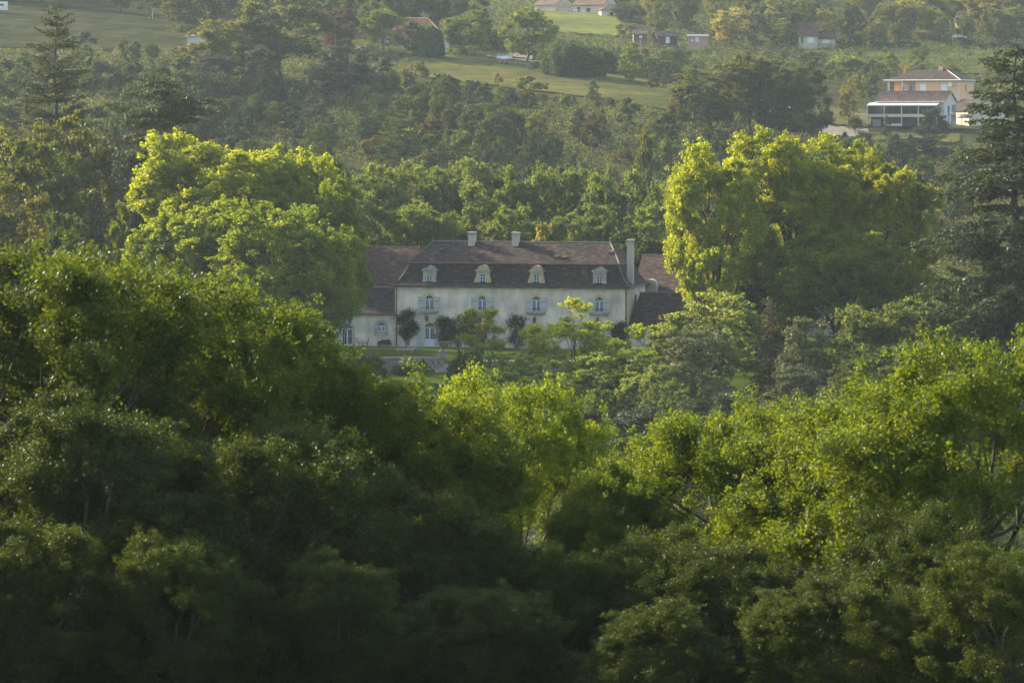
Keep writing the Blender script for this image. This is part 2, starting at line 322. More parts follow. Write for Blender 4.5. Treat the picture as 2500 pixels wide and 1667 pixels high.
# ------------------------------------------------------------------ materials of the buildings
def tilemat(name, dark, mid, light, sx=1.0):
    m, N, L, b = newmat(name)
    tc = N.new('ShaderNodeTexCoord'); sx_ = N.new('ShaderNodeSeparateXYZ'); L.new(tc.outputs['Object'], sx_.inputs[0])
    ad = N.new('ShaderNodeMath'); L.new(sx_.outputs[0], ad.inputs[0]); L.new(sx_.outputs[1], ad.inputs[1])
    cm = N.new('ShaderNodeCombineXYZ'); L.new(ad.outputs[0], cm.inputs[0]); L.new(sx_.outputs[2], cm.inputs[1])
    br = N.new('ShaderNodeTexBrick'); br.inputs['Scale'].default_value = 1; br.inputs['Brick Width'].default_value = .34*sx; br.inputs['Row Height'].default_value = .13
    br.inputs['Mortar Size'].default_value = .012; br.inputs['Color1'].default_value = (*dark, 1); br.inputs['Color2'].default_value = (*mid, 1)
    br.inputs['Mortar'].default_value = (dark[0]*.4, dark[1]*.4, dark[2]*.4, 1); L.new(cm.outputs[0], br.inputs['Vector'])
    mp = N.new('ShaderNodeMapping'); mp.inputs['Scale'].default_value = (1.3, 5.5, 1); L.new(cm.outputs[0], mp.inputs[0])
    n = N.new('ShaderNodeTexNoise'); n.inputs['Scale'].default_value = 1.0; n.inputs['Detail'].default_value = 5; n.inputs['Roughness'].default_value = .7; L.new(mp.outputs[0], n.inputs[0])
    r = ramp(N, [(.40, (.62, .62, .66)), (.53, (1, 1, 1)), (.60, tuple(l/max(mm, .01) for l, mm in zip(light, mid)))]); L.new(n.outputs[0], r.inputs[0])
    n3 = N.new('ShaderNodeTexNoise'); n3.inputs['Scale'].default_value = .28; n3.inputs['Detail'].default_value = 3; L.new(cm.outputs[0], n3.inputs[0])
    r3 = ramp(N, [(.35, (.72, .73, .76)), (.66, (1.28, 1.12, 1.0))]); L.new(n3.outputs[0], r3.inputs[0])
    m1 = N.new('ShaderNodeMix'); m1.data_type = 'RGBA'; m1.blend_type = 'MULTIPLY'; m1.inputs[0].default_value = 1
    m2 = N.new('ShaderNodeMix'); m2.data_type = 'RGBA'; m2.blend_type = 'MULTIPLY'; m2.inputs[0].default_value = 1
    L.new(br.outputs['Color'], m1.inputs[6]); L.new(r.outputs[0], m1.inputs[7]); L.new(m1.outputs[2], m2.inputs[6]); L.new(r3.outputs[0], m2.inputs[7])
    L.new(m2.outputs[2], b.inputs['Base Color']); b.inputs['Roughness'].default_value = .9; b.inputs['Specular IOR Level'].default_value = .2
    return m
TILE = tilemat('old_brown_tile', (.030, .021, .018), (.045, .031, .026), (.125, .095, .078))
TILER = tilemat('red_brown_tile', (.078, .042, .031), (.105, .056, .041), (.19, .14, .11))
TILED = tilemat('dark_slate_tile', (.028, .022, .021), (.040, .030, .027), (.10, .08, .07))
TILEO = tilemat('orange_tile', (.26, .10, .055), (.34, .14, .075), (.42, .22, .14))
RIDGE = noisy('ridge_mortar', [(.10, .08, .07), (.18, .145, .12)], 3)
RENDER = noisy('lime_render', [(.62, .53, .43), (.73, .635, .52), (.78, .69, .575)], 1.3, .92, (1.4, 1, .35), cols2=[(.66, .67, .68), (1.08, 1.06, 1.03)], scale2=.45, detail=9)
STONE = noisy('yellow_stone', [(.56, .42, .19), (.72, .56, .29)], 2.5, .9)
DSTONE = noisy('worn_yellow_stone', [(.36, .30, .18), (.50, .42, .27)], 2, .9)
PSTONE = noisy('pale_stone', [(.36, .34, .27), (.50, .47, .38)], 2, .9, cols2=[(.7, .7, .68), (1, 1, 1)], scale2=1.1)
GSTONE = noisy('grey_stone', [(.20, .20, .18), (.34, .33, .29)], 2, .9)
WHITE = noisy('white_blue_paint', [(.50, .55, .62), (.58, .62, .68)], 2, .5)
SHUT = noisy('grey_blue_paint', [(.43, .44, .41), (.49, .50, .465)], 1.5, .6)
IRON = noisy('dark_iron', [(.02, .02, .02), (.05, .045, .04)], 3, .5)
PIPE = noisy('brown_pipe', [(.07, .05, .04), (.11, .085, .07)], 3, .5)
GLASS, _n, _l, _b = newmat('window_glass'); _b.inputs['Base Color'].default_value = (.018, .025, .028, 1); _b.inputs['Roughness'].default_value = .08; _b.inputs['Specular IOR Level'].default_value = .6
TEAK = noisy('weathered_teak', [(.22, .21, .19), (.34, .32, .29)], 4, .8)
RUST = noisy('rusty_iron', [(.14, .07, .035), (.25, .14, .07)], 6, .9)
# ------------------------------------------------------------------ the manor house
ax, ay = X(967, 453), 453.0; bx, by = X(1532, 446.8), 446.8
PHI = math.atan2(by-ay, bx-ax); FL = math.hypot(bx-ax, by-ay)      # facade length
manor = empty('manor_house', (ax, ay, 0), PHI, label='long pale manor house with brown mansard roof, four dormers and blue-grey shutters', cat='manor house')
def fu(u):                                                          # distance along the facade of bearing u
    k = (u-1250)/F*1.0018; c, s = math.cos(PHI), math.sin(PHI)
    return (k*ay-ax)/(c-k*s)
def fz(v, s=14, back=0): return Zv(v, ay+s*math.sin(PHI)+back*math.cos(PHI))
def archpts(cx, w, z0, zs, n=9, r=None):
    r = r or w/2
    return [(cx-w/2, z0), (cx+w/2, z0)]+[(cx+w/2*math.cos(a), zs+r*math.sin(a)) for a in [math.pi*i/n for i in range(n+1)]]
def wall_holes(mb, W, H, holes, y=0, depth=.28, x0=0, z0=0):
    outer = [(x0, z0), (W, z0), (W, H), (x0, H)]
    polys = [[Vector((x, z, 0)) for x, z in outer]]+[[Vector((x, z, 0)) for x, z in h] for h in holes]
    tris = tessellate_polygon(polys); flat = [p for pl in polys for p in pl]; b = len(mb.v)
    mb.v += [(p.x, y, p.y) for p in flat]; mb.f += [tuple(b+i for i in t) for t in tris]
    for h in holes:
        n = len(h); b = len(mb.v); mb.v += [(x, y, z) for x, z in h]+[(x, y+depth, z) for x, z in h]
        mb.f += [(b+i, b+(i+1) % n, b+n+(i+1) % n, b+n+i) for i in range(n)]
def ring(mb, outer, inner, y0, y1):
    n = len(outer); b = len(mb.v)
    for y in (y0, y1):
        mb.v += [(x, y, z) for x, z in outer]+[(x, y, z) for x, z in inner]
    for i in range(n-1):
        mb.f += [(b+i, b+i+1, b+n+i+1, b+n+i), (b+2*n+i+1, b+2*n+i, b+3*n+i, b+3*n+i+1), (b+i, b+2*n+i, b+2*n+i+1, b+i+1), (b+n+i+1, b+3*n+i+1, b+3*n+i, b+n+i)]
# openings
UPW = [fu(u) for u in (1048, 1177, 1309, 1463)]; DRW = [fu(u) for u in (1048.5, 1179, 1311, 1465)]
EAVE = 7.32; uw, dw = 1.0, 1.2
uz0, uzs = 4.36, 5.62; dz0, dzs = .10, 2.28
ups = [archpts(x, uw, uz0, uzs) for x in UPW]; dos = [archpts(x, dw, dz0, dzs) for x in DRW]
DEP = 11.0
mb = MB(); wall_holes(mb, FL, EAVE, ups+dos)
mb.poly([(FL, 0, 0), (FL, DEP, 0), (FL, DEP, EAVE), (FL, 0, EAVE)]).poly([(0, DEP, 0), (0, 0, 0), (0, 0, EAVE), (0, DEP, EAVE)]).poly([(FL, DEP, 0), (0, DEP, 0), (0, DEP, EAVE), (FL, DEP, EAVE)])
mb.build('wall', RENDER, manor)
mb = MB(); mb.box(-.12, 0, -.02, .5, 0, EAVE); mb.box(FL, FL+.03, -.03, .34, 0, EAVE); mb.box(FL-.3, FL, -.03, -.002, 0, EAVE)
for k in range(16): mb.box(FL+.031, FL+.05, -.0, .34+.22*(k % 2), .05+k*.44, .44+k*.44)
mb.build('quoin', STONE, manor)
mb = MB().box(-.15, FL+.15, -.22, 0-.002, EAVE-.28, EAVE-.10).box(-.2, FL+.2, -.3, -.002, EAVE-.10, EAVE-.0); mb.build('cornice', PSTONE, manor)
# mansard roof: flared lower slope, break, upper slope
prof = [(-.48, EAVE-.02), (-.12, EAVE+.20), (.30, EAVE+.60), (.75, EAVE+1.25), (1.12, EAVE+2.0), (1.35, EAVE+2.58)]
def loop(o, z): return [(o, o, z), (FL-o, o, z), (FL-o, DEP-o, z), (o, DEP-o, z)]
mb = MB()
for i in range(len(prof)-1):
    A, B = loop(*prof[i]), loop(*prof[i+1])
    for k in range(4): mb.poly([A[k], A[(k+1) % 4], B[(k+1) % 4], B[k]])
o, z = prof[-1]; zr = 12.28; ro = 3.15
A = loop(o-.14, z+.02); B = loop(o-.14, z+.10); [mb.poly([A[k], A[(k+1) % 4], B[(k+1) % 4], B[k]]) for k in range(4)]
r0, r1 = (ro, DEP/2, zr), (FL-ro, DEP/2, zr)
mb.poly([B[0], B[1], r1, r0]).poly([B[1], B[2], r1]).poly([B[2], B[3], r0, r1]).poly([B[3], B[0], r0])
A = loop(-.48, EAVE-.02); mb.poly(A[::-1])
roof = mb.build('roof', TILE, manor)
mb = MB().bar(r0, r1, .11)
for a, b in ((B[0], r0), (B[1], r1), (B[2], r1), (B[3], r0)): mb.bar(a, b, .09)
for k in range(4):
    for i in range(len(prof)-1): mb.bar(loop(*prof[i])[k], loop(*prof[i+1])[k], .08)
mb.build('ridge_tile', RIDGE, roof)
mb = MB(); A = loop(o-.10, z+.0)
for k in range(4): mb.bar(A[k], A[(k+1) % 4], .12)
mb.build('break_band', noisy('band_tile', [(.14, .07, .05), (.24, .13, .10)], 2), roof)
mb = MB().bar((-.5, -.5, EAVE-.05), (FL+.5, -.5, EAVE-.05), .085).bar((FL+.5, -.5, EAVE-.05), (FL+.5, DEP, EAVE-.05), .08); mb.build('gutter', IRON, roof)
for rr in (r0, r1): MB().lathe([(.16, 0), (.1, .12), (.07, .3), (.14, .42), (.06, .6), (.02, .72)], rr[0], rr[1], 10).build('finial', RIDGE, roof, (0, 0, rr[2]))
# small roof vents (chatieres) on the upper slope
def upslope(s, t): # t 0..1 up the front upper slope
    return (s, (o-.14)+(DEP/2-o+.14)*t, z+.1+(zr-z-.1)*t)
for s, t in ((fu(1062), .55), (fu(1192), .55), (fu(1320), .55), (fu(1478), .5), (fu(1348), .25), (fu(1368), .22)):
    p = upslope(s, t); MB().prismx([(p[1]-.25, p[2]-.1), (p[1]-.22, p[2]+.14), (p[1]+.35, p[2]+.3), (p[1]+.35, p[2])], s-.27, s+.27).build('roof_vent', TILER, roof)
# chimneys
def chimney(x0, x1, y0, y1, z0, z1, extra=False):
    t = MB().box(x0, x1, y0, y1, z0, z1-.5).box(x0-.06, x1+.06, y0-.06, y1+.06, z1-.5, z1-.4).build('chimney', noisy('chimney_render', [(.40, .36, .29), (.48, .43, .35)], 1.2), roof)
    m = MB(); n = 3
    for k in range(n+1):
        x = x0+(x1-x0-.16)*k/n
        for y in (y0, y1-.16): m.box(x, x+.16, y, y+.16, z1-.4, z1-.12)
    for k in range(1, 3):
        for x in (x0, x1-.16): m.box(x, x+.16, y0+(y1-y0-.16)*k/3, y0+(y1-y0-.16)*k/3+.16, z1-.4, z1-.12)
    m.box(x0-.1, x1+.1, y0-.1, y1+.1, z1-.12, z1); m.build('chimney_cap', PSTONE, t); return t
for u in (1144.5, 1252):
    s = fu(u-16); chimney(s-.37, s+.37, 4.6, 5.6, 10.9, 13.45)
sE = FL-.55; t = chimney(sE, sE+.70, 2.3, 3.2, EAVE-.2, 12.75)
MB().box(sE+.702, sE+.74, 2.3, 2.55, EAVE-.1, 12.2).build('quoin', STONE, t)
# windows
def casement(x, w, z0, zs, y, nrow, parent, name, solid=0, barw=.034):
    """arched two-leaf casement: frame, small panes, fan light; glass child"""
    m = MB(); o_ = archpts(x, w, z0, zs)[1:]+[(x-w/2, z0)]; i_ = archpts(x, w-.10, z0, zs)[1:]+[(x-w/2+.05, z0)]
    ring(m, o_, i_, y, y+.07); m.box(x-w/2, x+w/2, y, y+.07, z0, z0+.10+solid); m.box(x-.05, x+.05, y-.01, y+.07, z0+.1, zs); m.box(x-w/2, x+w/2, y-.01, y+.07, zs-.06, zs+.06)
    za = z0+.1+solid
    for sgn in (-1, 1):
        a, b = sorted((x+sgn*.05, x+sgn*(w/2-.06))); c = (a+b)/2; m.box(c-barw/2, c+barw/2, y+.01, y+.05, za, zs)
        m.box(a, a+.045, y, y+.06, za, zs); m.box(b-.045, b, y, y+.06, za, zs)
        for k in range(1, nrow): zz = za+(zs-za)*k/nrow; m.box(a, b, y+.01, y+.05, zz-barw/2, zz+barw/2)
    r_ = w/2-.06
    for k in range(1, 5): a = math.pi*k/5; m.bar((x+.18*r_*math.cos(a)*2, y+.03, zs+.18*r_*math.sin(a)*2), (x+r_*math.cos(a), y+.03, zs+r_*math.sin(a)), .020)
    for k in range(8):
        a, b = math.pi*k/8, math.pi*(k+1)/8; m.bar((x+.5*r_*math.cos(a), y+.03, zs+.5*r_*math.sin(a)), (x+.5*r_*math.cos(b), y+.03, zs+.5*r_*math.sin(b)), .020)
    f = m.build(name, WHITE, parent)
    MB().poly([(p[0], y+.055, p[1]) for p in archpts(x, w-.1, z0+.05, zs)]).build('pane', GLASS, f)
    return f
def arch_trim(x, w, zs, band, parent, legs=None, key=.18):
    m = MB(); n = 12; r_ = w/2
    o_ = [(x+(r_+band)*math.cos(math.pi*i/n), zs+(r_+band)*math.sin(math.pi*i/n)) for i in range(n+1)]
    i_ = [(x+(r_+.003)*math.cos(math.pi*i/n), zs+(r_+.003)*math.sin(math.pi*i/n)) for i in range(n+1)]
    if legs is not None:
        o_ = [(x+r_+band*.75, legs)]+o_+[(x-r_-band*.75, legs)]; i_ = [(x+r_+.003, legs)]+i_+[(x-r_-.003, legs)]
    ring(m, o_, i_, -.04, .1)
    if key: m.prism([(x-key*.4, zs+r_+.02), (x+key*.4, zs+r_+.02), (x+key*.65, zs+r_+band+key), (x-key*.65, zs+r_+band+key)], -.09, .05)
    return m.build('window_surround', STONE, parent)
def shutter(x0, x1, z0, z1, parent, flip):
    m = MB(); n = 5; wv = (x1-x0)/n
    for k in range(n): m.box(x0+k*wv, x0+(k+1)*wv-.012, -.075, -.035, z0, z1)
    za = z0+.28; zb = z1-.5
    for zz in (za, zb): m.box(x0, x1, -.10, -.078, zz-.055, zz+.055)
    a, b = (x0+.08, x1-.08) if flip else (x1-.08, x0+.08)
    m.prism([(a-.05, za+.06), (a+.05, za+.06), (b+.05, zb-.06), (b-.05, zb-.06)], -.099, -.079)
    f = m.build('shutter', SHUT, parent)
    h = MB()
    for zz in (za, zb): h.box(x0+(.0 if flip else .15), x1-(.15 if flip else .0), -.106, -.102, zz-.02, zz+.02)
    h.build('hinge', IRON, f)
for i, x in enumerate(UPW):
    wd = casement(x, uw, uz0, uzs, .10, 5, manor, 'window'); arch_trim(x, uw+.02, uzs, .36, manor, uz0 if i == 0 else uzs-.1)
    shutter(x-uw/2-.86, x-uw/2-.06, uz0-.02, uzs+.35, manor, False); shutter(x+uw/2+.06, x+uw/2+.86, uz0-.02, uzs+.35, manor, True)
    MB().box(x-1.1, x+1.1, -.34, -.002, uz0-.30, uz0-.05).box(x-1.02, x+1.02, -.25, -.004, uz0-.37, uz0-.302).build('window_sill', GSTONE, manor)
    b = MB().box(x-.5, x+.5, -.02, .0, uz0+.34, uz0+.37)
    for k in range(9): b.box(x-.48+k*.12, x-.46+k*.12, -.02, 0, uz0+.0, uz0+.34)
    b.build('balustrade', IRON, wd)
for i, x in enumerate(DRW):
    casement(x, dw, dz0, dzs, .12, 4, manor, 'door', solid=.75); arch_trim(x, dw+.02, dzs, .38, manor, .1, 0)
    shutter(x-dw/2-.92, x-dw/2-.07, .12, dzs+.4, manor, False); shutter(x+dw/2+.07, x+dw/2+.92, .12, dzs+.4, manor, True)
    MB().box(x-.95, x+.95, -.45, -.05, .0, .10).build('door_step', GSTONE, manor)
    lx = x-.25
    l = MB().box(lx-.03, lx+.03, -.35, -.002, 3.62, 3.68).box(lx-.16, lx+.16, -.3, -.002, 3.68, 3.72).lathe([(.03, 3.62), (.2, 3.45), (.17, 3.42), (.11, 3.05), (.03, 3.0)], lx, -.3, 6).build('wall_lantern', IRON, manor)
    MB().lathe([(.09, 3.08), (.135, 3.36), (.135, 3.38)], lx, -.3, 4).build('lantern_glass', noisy('lantern_glass', [(.3, .3, .28), (.4, .4, .38)], 1, .2), l)
# dormers
def ysl(zz):
    for (a, za), (b, zb) in zip(prof, prof[1:]):
        if za <= zz <= zb: return a+(b-a)*(zz-za)/(zb-za)
    return prof[-1][0]
def dormer(x, tall):
    h0 = EAVE+.28; y = .05
    if tall:
        top, hw, gw, gz0, gz1 = 9.02, .68, .36, h0, 8.72
        outline = [(x-1.0, h0), (x+1.0, h0), (x+1.0, h0+.35), (x+.80, h0+.85), (x+hw+.06, h0+1.25), (x+hw+.06, top), (x-hw-.06, top), (x-hw-.06, h0+1.25), (x-.80, h0+.85), (x-1.0, h0+.35)]
    else:
        top, hw, gw, gz0, gz1 = 8.98, .72, .36, h0, 8.48
        outline = [(x-.84, h0), (x+.84, h0), (x+.84, h0+.3), (x+hw+.05, h0+.4), (x+hw+.05, top), (x-hw-.05, top), (x-hw-.05, h0+.4), (x-.84, h0+.3)]
    hole = [(x-gw, gz0+.02), (x+gw, gz0+.02), (x+gw, gz1), (x-gw, gz1)]
    polys = [[Vector((a, b, 0)) for a, b in outline], [Vector((a, b, 0)) for a, b in hole]]
    m = MB(); tr = tessellate_polygon(polys); m.v = [(p.x, y, p.y) for pl in polys for p in pl]; m.f = [tuple(t_) for t_ in tr]
    n = len(outline); b = len(m.v); m.v += [(a, y, c) for a, c in outline]+[(a, y+1.6, c) for a, c in outline]; m.f += [(b+i, b+n+i, b+n+(i+1) % n, b+(i+1) % n) for i in range(n)]
    b = len(m.v); m.v += [(a, y, c) for a, c in hole]+[(a, y+.25, c) for a, c in hole]; m.f += [(b+i, b+(i+1) % 4, b+4+(i+1) % 4, b+4+i) for i in range(4)]
    d = m.build('dormer', DSTONE if tall else PSTONE, roof)
    cap = MB().box(x-hw-.2, x+hw+.2, y-.12, y+1.7, top, top+.13)
    if tall: cap.prism([(x+.62*math.cos(math.pi*i/12), top+.13+.58*math.sin(math.pi*i/12)) for i in range(13)], y-.05, y+2.0)
    else:
        cap.prism([(x+.72*math.cos(math.pi*i/12), top+.13+.36*math.sin(math.pi*i/12)+.16*math.exp(-((i-6)/1.3)**2)) for i in range(13)], y-.05, y+2.0)
        for sg in (-1, 1): cap.lathe([(.09, top+.13), (.11, top+.2), (.02, top+.3)], x+sg*.78, y+.0, 8)
    cap.build('dormer_top', GSTONE if not tall else noisy('lichen_stone', [(.34, .29, .15), (.42, .38, .24)], 3), d)
    f = MB(); y2 = y+.08; f.box(x-gw, x+gw, y2, y2+.06, gz1-.07, gz1).box(x-gw, x+gw, y2, y2+.06, gz0+.02, gz0+.13).box(x-gw, x-gw+.1, y2, y2+.06, gz0, gz1).box(x+gw-.1, x+gw, y2, y2+.06, gz0, gz1).box(x-.045, x+.045, y2-.01, y2+.06, gz0, gz1)
    for k in (1, 2): zz = gz0+(gz1-gz0)*k/3; f.box(x-gw, x+gw, y2, y2+.05, zz-.03, zz+.03)
    fw = f.build('dormer_window', WHITE, d); MB().box(x-gw+.01, x+gw-.01, y2+.05, y2+.07, gz0+.03, gz1-.01).build('pane', GLASS, fw)
for u, tl in ((1048, False), (1178, True), (1309, True), (1463, False)): dormer(fu(u), tl)
# downpipes, spotlights
for s in (.03, FL-.22): MB().box(s, s+.11, -.16, -.05, .05, EAVE-.3).bar((s+.05, -.1, EAVE-.32), (s+.05, -.48, EAVE-.1), .06).box(s-.06, s+.17, -.2, -.03, 3.55, 3.72).build('downpipe', PIPE, manor)
for u in (994, 1026, 1335, 1364): s = fu(u); MB().box(s-.1, s+.1, -.28, -.002, 6.82, 7.02).box(s-.05, s+.05, -.3, -.28, 6.87, 6.97).build('floodlight', noisy('lamp_housing', [(.6, .6, .58), (.7, .7, .68)], 1), manor)
MB().box(FL+.002, FL+.05, 4.5, 5.3, 4.5, 6.2).build('side_window', GLASS, manor)
# side wings: low lean roofs beside the facade and taller ranges behind
def wing(name, x0, x1, eave, ridge, dep, y0, mat, label, hip=None, holes=(), back=True):
    e = empty(name, (ax, ay, 0), PHI, label=label, cat='building wing')
    m = MB(); wall_holes(m, x1, eave, [archpts(*h) for h in holes], y=y0, x0=x0)
    m.poly([(x0, y0, 0), (x0, y0, eave), (x0, y0+dep*2, eave), (x0, y0+dep*2, 0)]).poly([(x1, y0, 0), (x1, y0+2*dep, 0), (x1, y0+2*dep, eave), (x1, y0, eave)]).poly([(x0, y0+2*dep, 0), (x0, y0+2*dep, eave), (x1, y0+2*dep, eave), (x1, y0+2*dep, 0)]); m.build('wall', RENDER, e)
    h0, h1 = hip or (0, 0)
    m = MB(); A = [(x0-.1, y0-.35, eave-.15), (x1+.1, y0-.35, eave-.15), (x1+.1, y0+2*dep+.35, eave-.15), (x0-.1, y0+2*dep+.35, eave-.15)]; B = [(x0-.1+h0, y0+dep, ridge), (x1+.1-h1, y0+dep, ridge)]
    m.poly([A[0], A[1], B[1], B[0]]).poly([A[2], A[3], B[0], B[1]]).poly([A[1], A[2], B[1]]).poly([A[3], A[0], B[0]]).poly(A[::-1]); r = m.build('roof', mat, e)
    MB().bar(B[0], B[1], .1).build('ridge_tile', RIDGE, r); MB().bar((x0-.1, y0-.38, eave-.18), (x1+.1, y0-.38, eave-.18), .07).build('gutter', IRON, r)
    for h in holes: wn = casement(h[0], h[1], h[2], h[3], y0+.12, 2, e, 'window'); t_ = MB(); ring(t_, [(h[0]+(h[1]/2+.35)*math.cos(math.pi*i/12), h[3]+(h[1]/2+.35)*math.sin(math.pi*i/12)) for i in range(13)], [(h[0]+(h[1]/2+.003)*math.cos(math.pi*i/12), h[3]+(h[1]/2+.003)*math.sin(math.pi*i/12)) for i in range(13)], y0-.05, y0-.002); t_.box(h[0]-h[1]/2-.35, h[0]-h[1]/2-.003, y0-.05, y0-.002, h[2]-.5, h[3]).box(h[0]+h[1]/2+.003, h[0]+h[1]/2+.35, y0-.05, y0-.002, h[2]-.5, h[3]).box(h[0]-h[1]/2-.003, h[0]+h[1]/2+.003, y0-.06, y0-.003, h[2]-.5, h[2]-.002); t_.build('window_surround', PSTONE, e)
    return e
wing('low_wing', -14, -.16, 4.0, 6.72, 4.6, .35, TILED, 'low left wing with very dark tiled roof and one arched window', holes=[(-.16-.82-.95, .98, 1.75, 2.35), (-6.1, 1.3, .1, 2.0)])
wing('low_wing', FL+.16, FL+9, 2.9, 6.45, 4.6, .35, TILED, 'low right wing with dark tiled roof half hidden by the plane trees', hip=(.5, 0))
wr = wing('rear_range', -22, -2.0, 6.9, 11.05, 6.5, 13.2, TILER, 'tall reddish tiled rear range left of the manor roof')
wr = wing('rear_range', FL-1.6, FL+8.5, 6.2, 10.4, 6.5, 11.4, TILER, 'tall reddish tiled rear range right of the tall chimney')
d = MB().prism(archpts(FL+.5, 1.7, 6.1, 6.9), 11.0, 12.8).build('dormer', PSTONE, wr)
# ------------------------------------------------------------------ terrace in front
def manor_pt(s, y, z=0):
    c, sn = math.cos(PHI), math.sin(PHI); return (ax+c*s-sn*y, ay+sn*s+c*y, z)
# lawn and gravel sheets in world space (the terrain under them is the terrace plane)
def sheet(name, pts, mat, dz):
    n = 24; m = 10; (a, b, c, d) = pts; V = []
    for i in range(m+1):
        for j in range(n+1):
            s, t = j/n, i/m; x = (a[0]*(1-s)+b[0]*s)*(1-t)+(d[0]*(1-s)+c[0]*s)*t; y = (a[1]*(1-s)+b[1]*s)*(1-t)+(d[1]*(1-s)+c[1]*s)*t
            V.append((x, y, gz(x, y)+dz))
    idx = np.arange((m+1)*(n+1)).reshape(m+1, n+1); Q = np.stack([idx[:-1, :-1], idx[:-1, 1:], idx[1:, 1:], idx[1:, :-1]], -1).reshape(-1, 4)
    return tag(link(name, qmesh(name, V, Q, [mat])), kind='structure')
sheet('terrace_lawn', [(-30, 433.4), (32, 433.4), (32, 462), (-30, 462)], LAWN, .03)
sheet('lower_lawn', [(-32, 398), (34, 398), (34, 432.8), (-32, 432.8)], LAWN, .12)
p = [manor_pt(-14, -1.7), manor_pt(FL+13, -1.7), manor_pt(FL+13, -.05), manor_pt(-14, -.05)]
tag(MB().poly([(q[0], q[1], .06) for q in p]).build('gravel_strip', GRAV), kind='structure')
WALLM = noisy('rubble_stone', [(.10, .09, .07), (.24, .22, .17), (.42, .38, .29)], 3.2, .95, (1, 1, 2), bump=.6)
for (x0, x1, lb) in ((-30, -7.55, 'rubble retaining wall of the terrace, left of the garden steps'), (-4.6, 34, 'rubble retaining wall of the terrace, right of the garden steps')):
    e = empty('retaining_wall', (x0, 433, 0), label=lb, cat='wall'); L_ = x1-x0
    MB().box(0, L_, -.35, .35, -1.9, -.12 if x0 < -20 else -.5).build('stone_face', WALLM, e)
    MB().box(-.05, L_+.03, -.42, .42, -.12 if x0 < -20 else -.5, .02 if x0 < -20 else -.36).build('coping', GSTONE, e)
e = empty('garden_steps', (-6.0, 432.4, -1.6), label='broad stone garden steps leading up to the terrace lawn', cat='steps')
for k in range(5):
    MB().box(-1.5-.28*(4-k), 1.6, -1.75+.42*k, 1.2, .19*k, .19*(k+1)-.055).box(-1.53-.28*(4-k), 1.63, -1.79+.42*k, 1.2, .19*(k+1)-.055, .19*(k+1)).build('step', PSTONE, e)
e = empty('pedestal', (X(1081, 433), 433, .02), label='stone pedestal at the end of the retaining wall, under the rusty urn', cat='pedestal')
MB().box(-.5, .5, -.5, .5, 0, .12).box(-.38, .38, -.38, .38, .12, .62).box(-.46, .46, -.46, .46, .62, .74).build('stone_block', GSTONE, e)
e = empty('garden_urn', (X(1081, 433), 433, .76), label='rust-brown garden urn with dry plant on the pedestal by the steps', cat='urn')
MB().lathe([(.30, 0), (.30, .08), (.12, .18), (.10, .3), (.22, .42), (.40, .62), (.44, .85), (.50, .95), (.50, 1.0), (.42, 1.0), (.40, .9)], 0, 0, 18).build('bowl', RUST, e)
# sun loungers
def lounger(x, y, rz, back, label):
    e = empty('sun_lounger', (x, y, gz(x, y)+.03), rz, label=label, cat='sun lounger', group='teak sun loungers on the terrace lawn')
    f = MB(); f.box(0, 1.95, -.34, -.28, .28, .36).box(0, 1.95, .28, .34, .28, .36)
    for k in range(16): f.box(.05+k*.075+.7, .10+k*.075+.7, -.28, .28, .33, .355)
    f.build('frame', TEAK, e)
    for (a, b) in ((.1, -.3), (.1, .3), (1.75, -.3), (1.75, .3)): MB().box(a, a+.08, b-.035, b+.035, 0, .28).build('leg', TEAK, e)
    m = MB(); ca, sa = math.cos(back), math.sin(back)
    for k in range(9):
        t = .04+k*.08; x0, z0 = .72-t*ca, .35+t*sa; m.bar((x0, -.28, z0), (x0, .28, z0), .035)
    for sg in (-.3, .3): m.bar((.74, sg, .35), (.74-.76*ca, sg, .35+.76*sa), .035)
    m.build('backrest', TEAK, e)
lounger(X(968, 441.5), 441.0, .12, .05, 'front teak sun lounger lying flat on the terrace lawn')
lounger(X(985, 446), 444.6, -.25, .9, 'rear teak sun lounger with its backrest raised')
# tables and chairs
def cafe_table(x, y, z, label, r=.45, mat=RUST, h=.74):
    e = empty('cafe_table', (x, y, z), label=label, cat='table'); MB().lathe([(r, h-.03), (r, h)], 0, 0, 20).build('table_top', PSTONE, e)
    MB().lathe([(.25, 0), (.22, .04), (.04, .06), (.035, h-.03)], 0, 0, 10).build('pedestal', mat, e)
def stool(x, y, z, label):
    e = empty('stool', (x, y, z), label=label, cat='stool', group='stools by the round table'); MB().lathe([(.2, .42), (.2, .46)], 0, 0, 14).build('seat', PSTONE, e)
    for k in range(3): a = k*2.094; MB().bar((.16*math.cos(a), .16*math.sin(a), 0), (.1*math.cos(a), .1*math.sin(a), .42), .018).build('leg', RUST, e)
q = manor_pt(fu(1108), -1.6); cafe_table(q[0], q[1], .05, 'round table with rust-red foot by the manor wall')
q = manor_pt(fu(1096), -1.4); stool(q[0], q[1], .05, 'small stool left of the round table'); q = manor_pt(fu(1120), -1.4); stool(q[0], q[1], .05, 'small stool right of the round table')
q = manor_pt(fu(889), -1.0); cafe_table(q[0], q[1], .05, 'small dark table in front of the low left wing', .35, IRON)
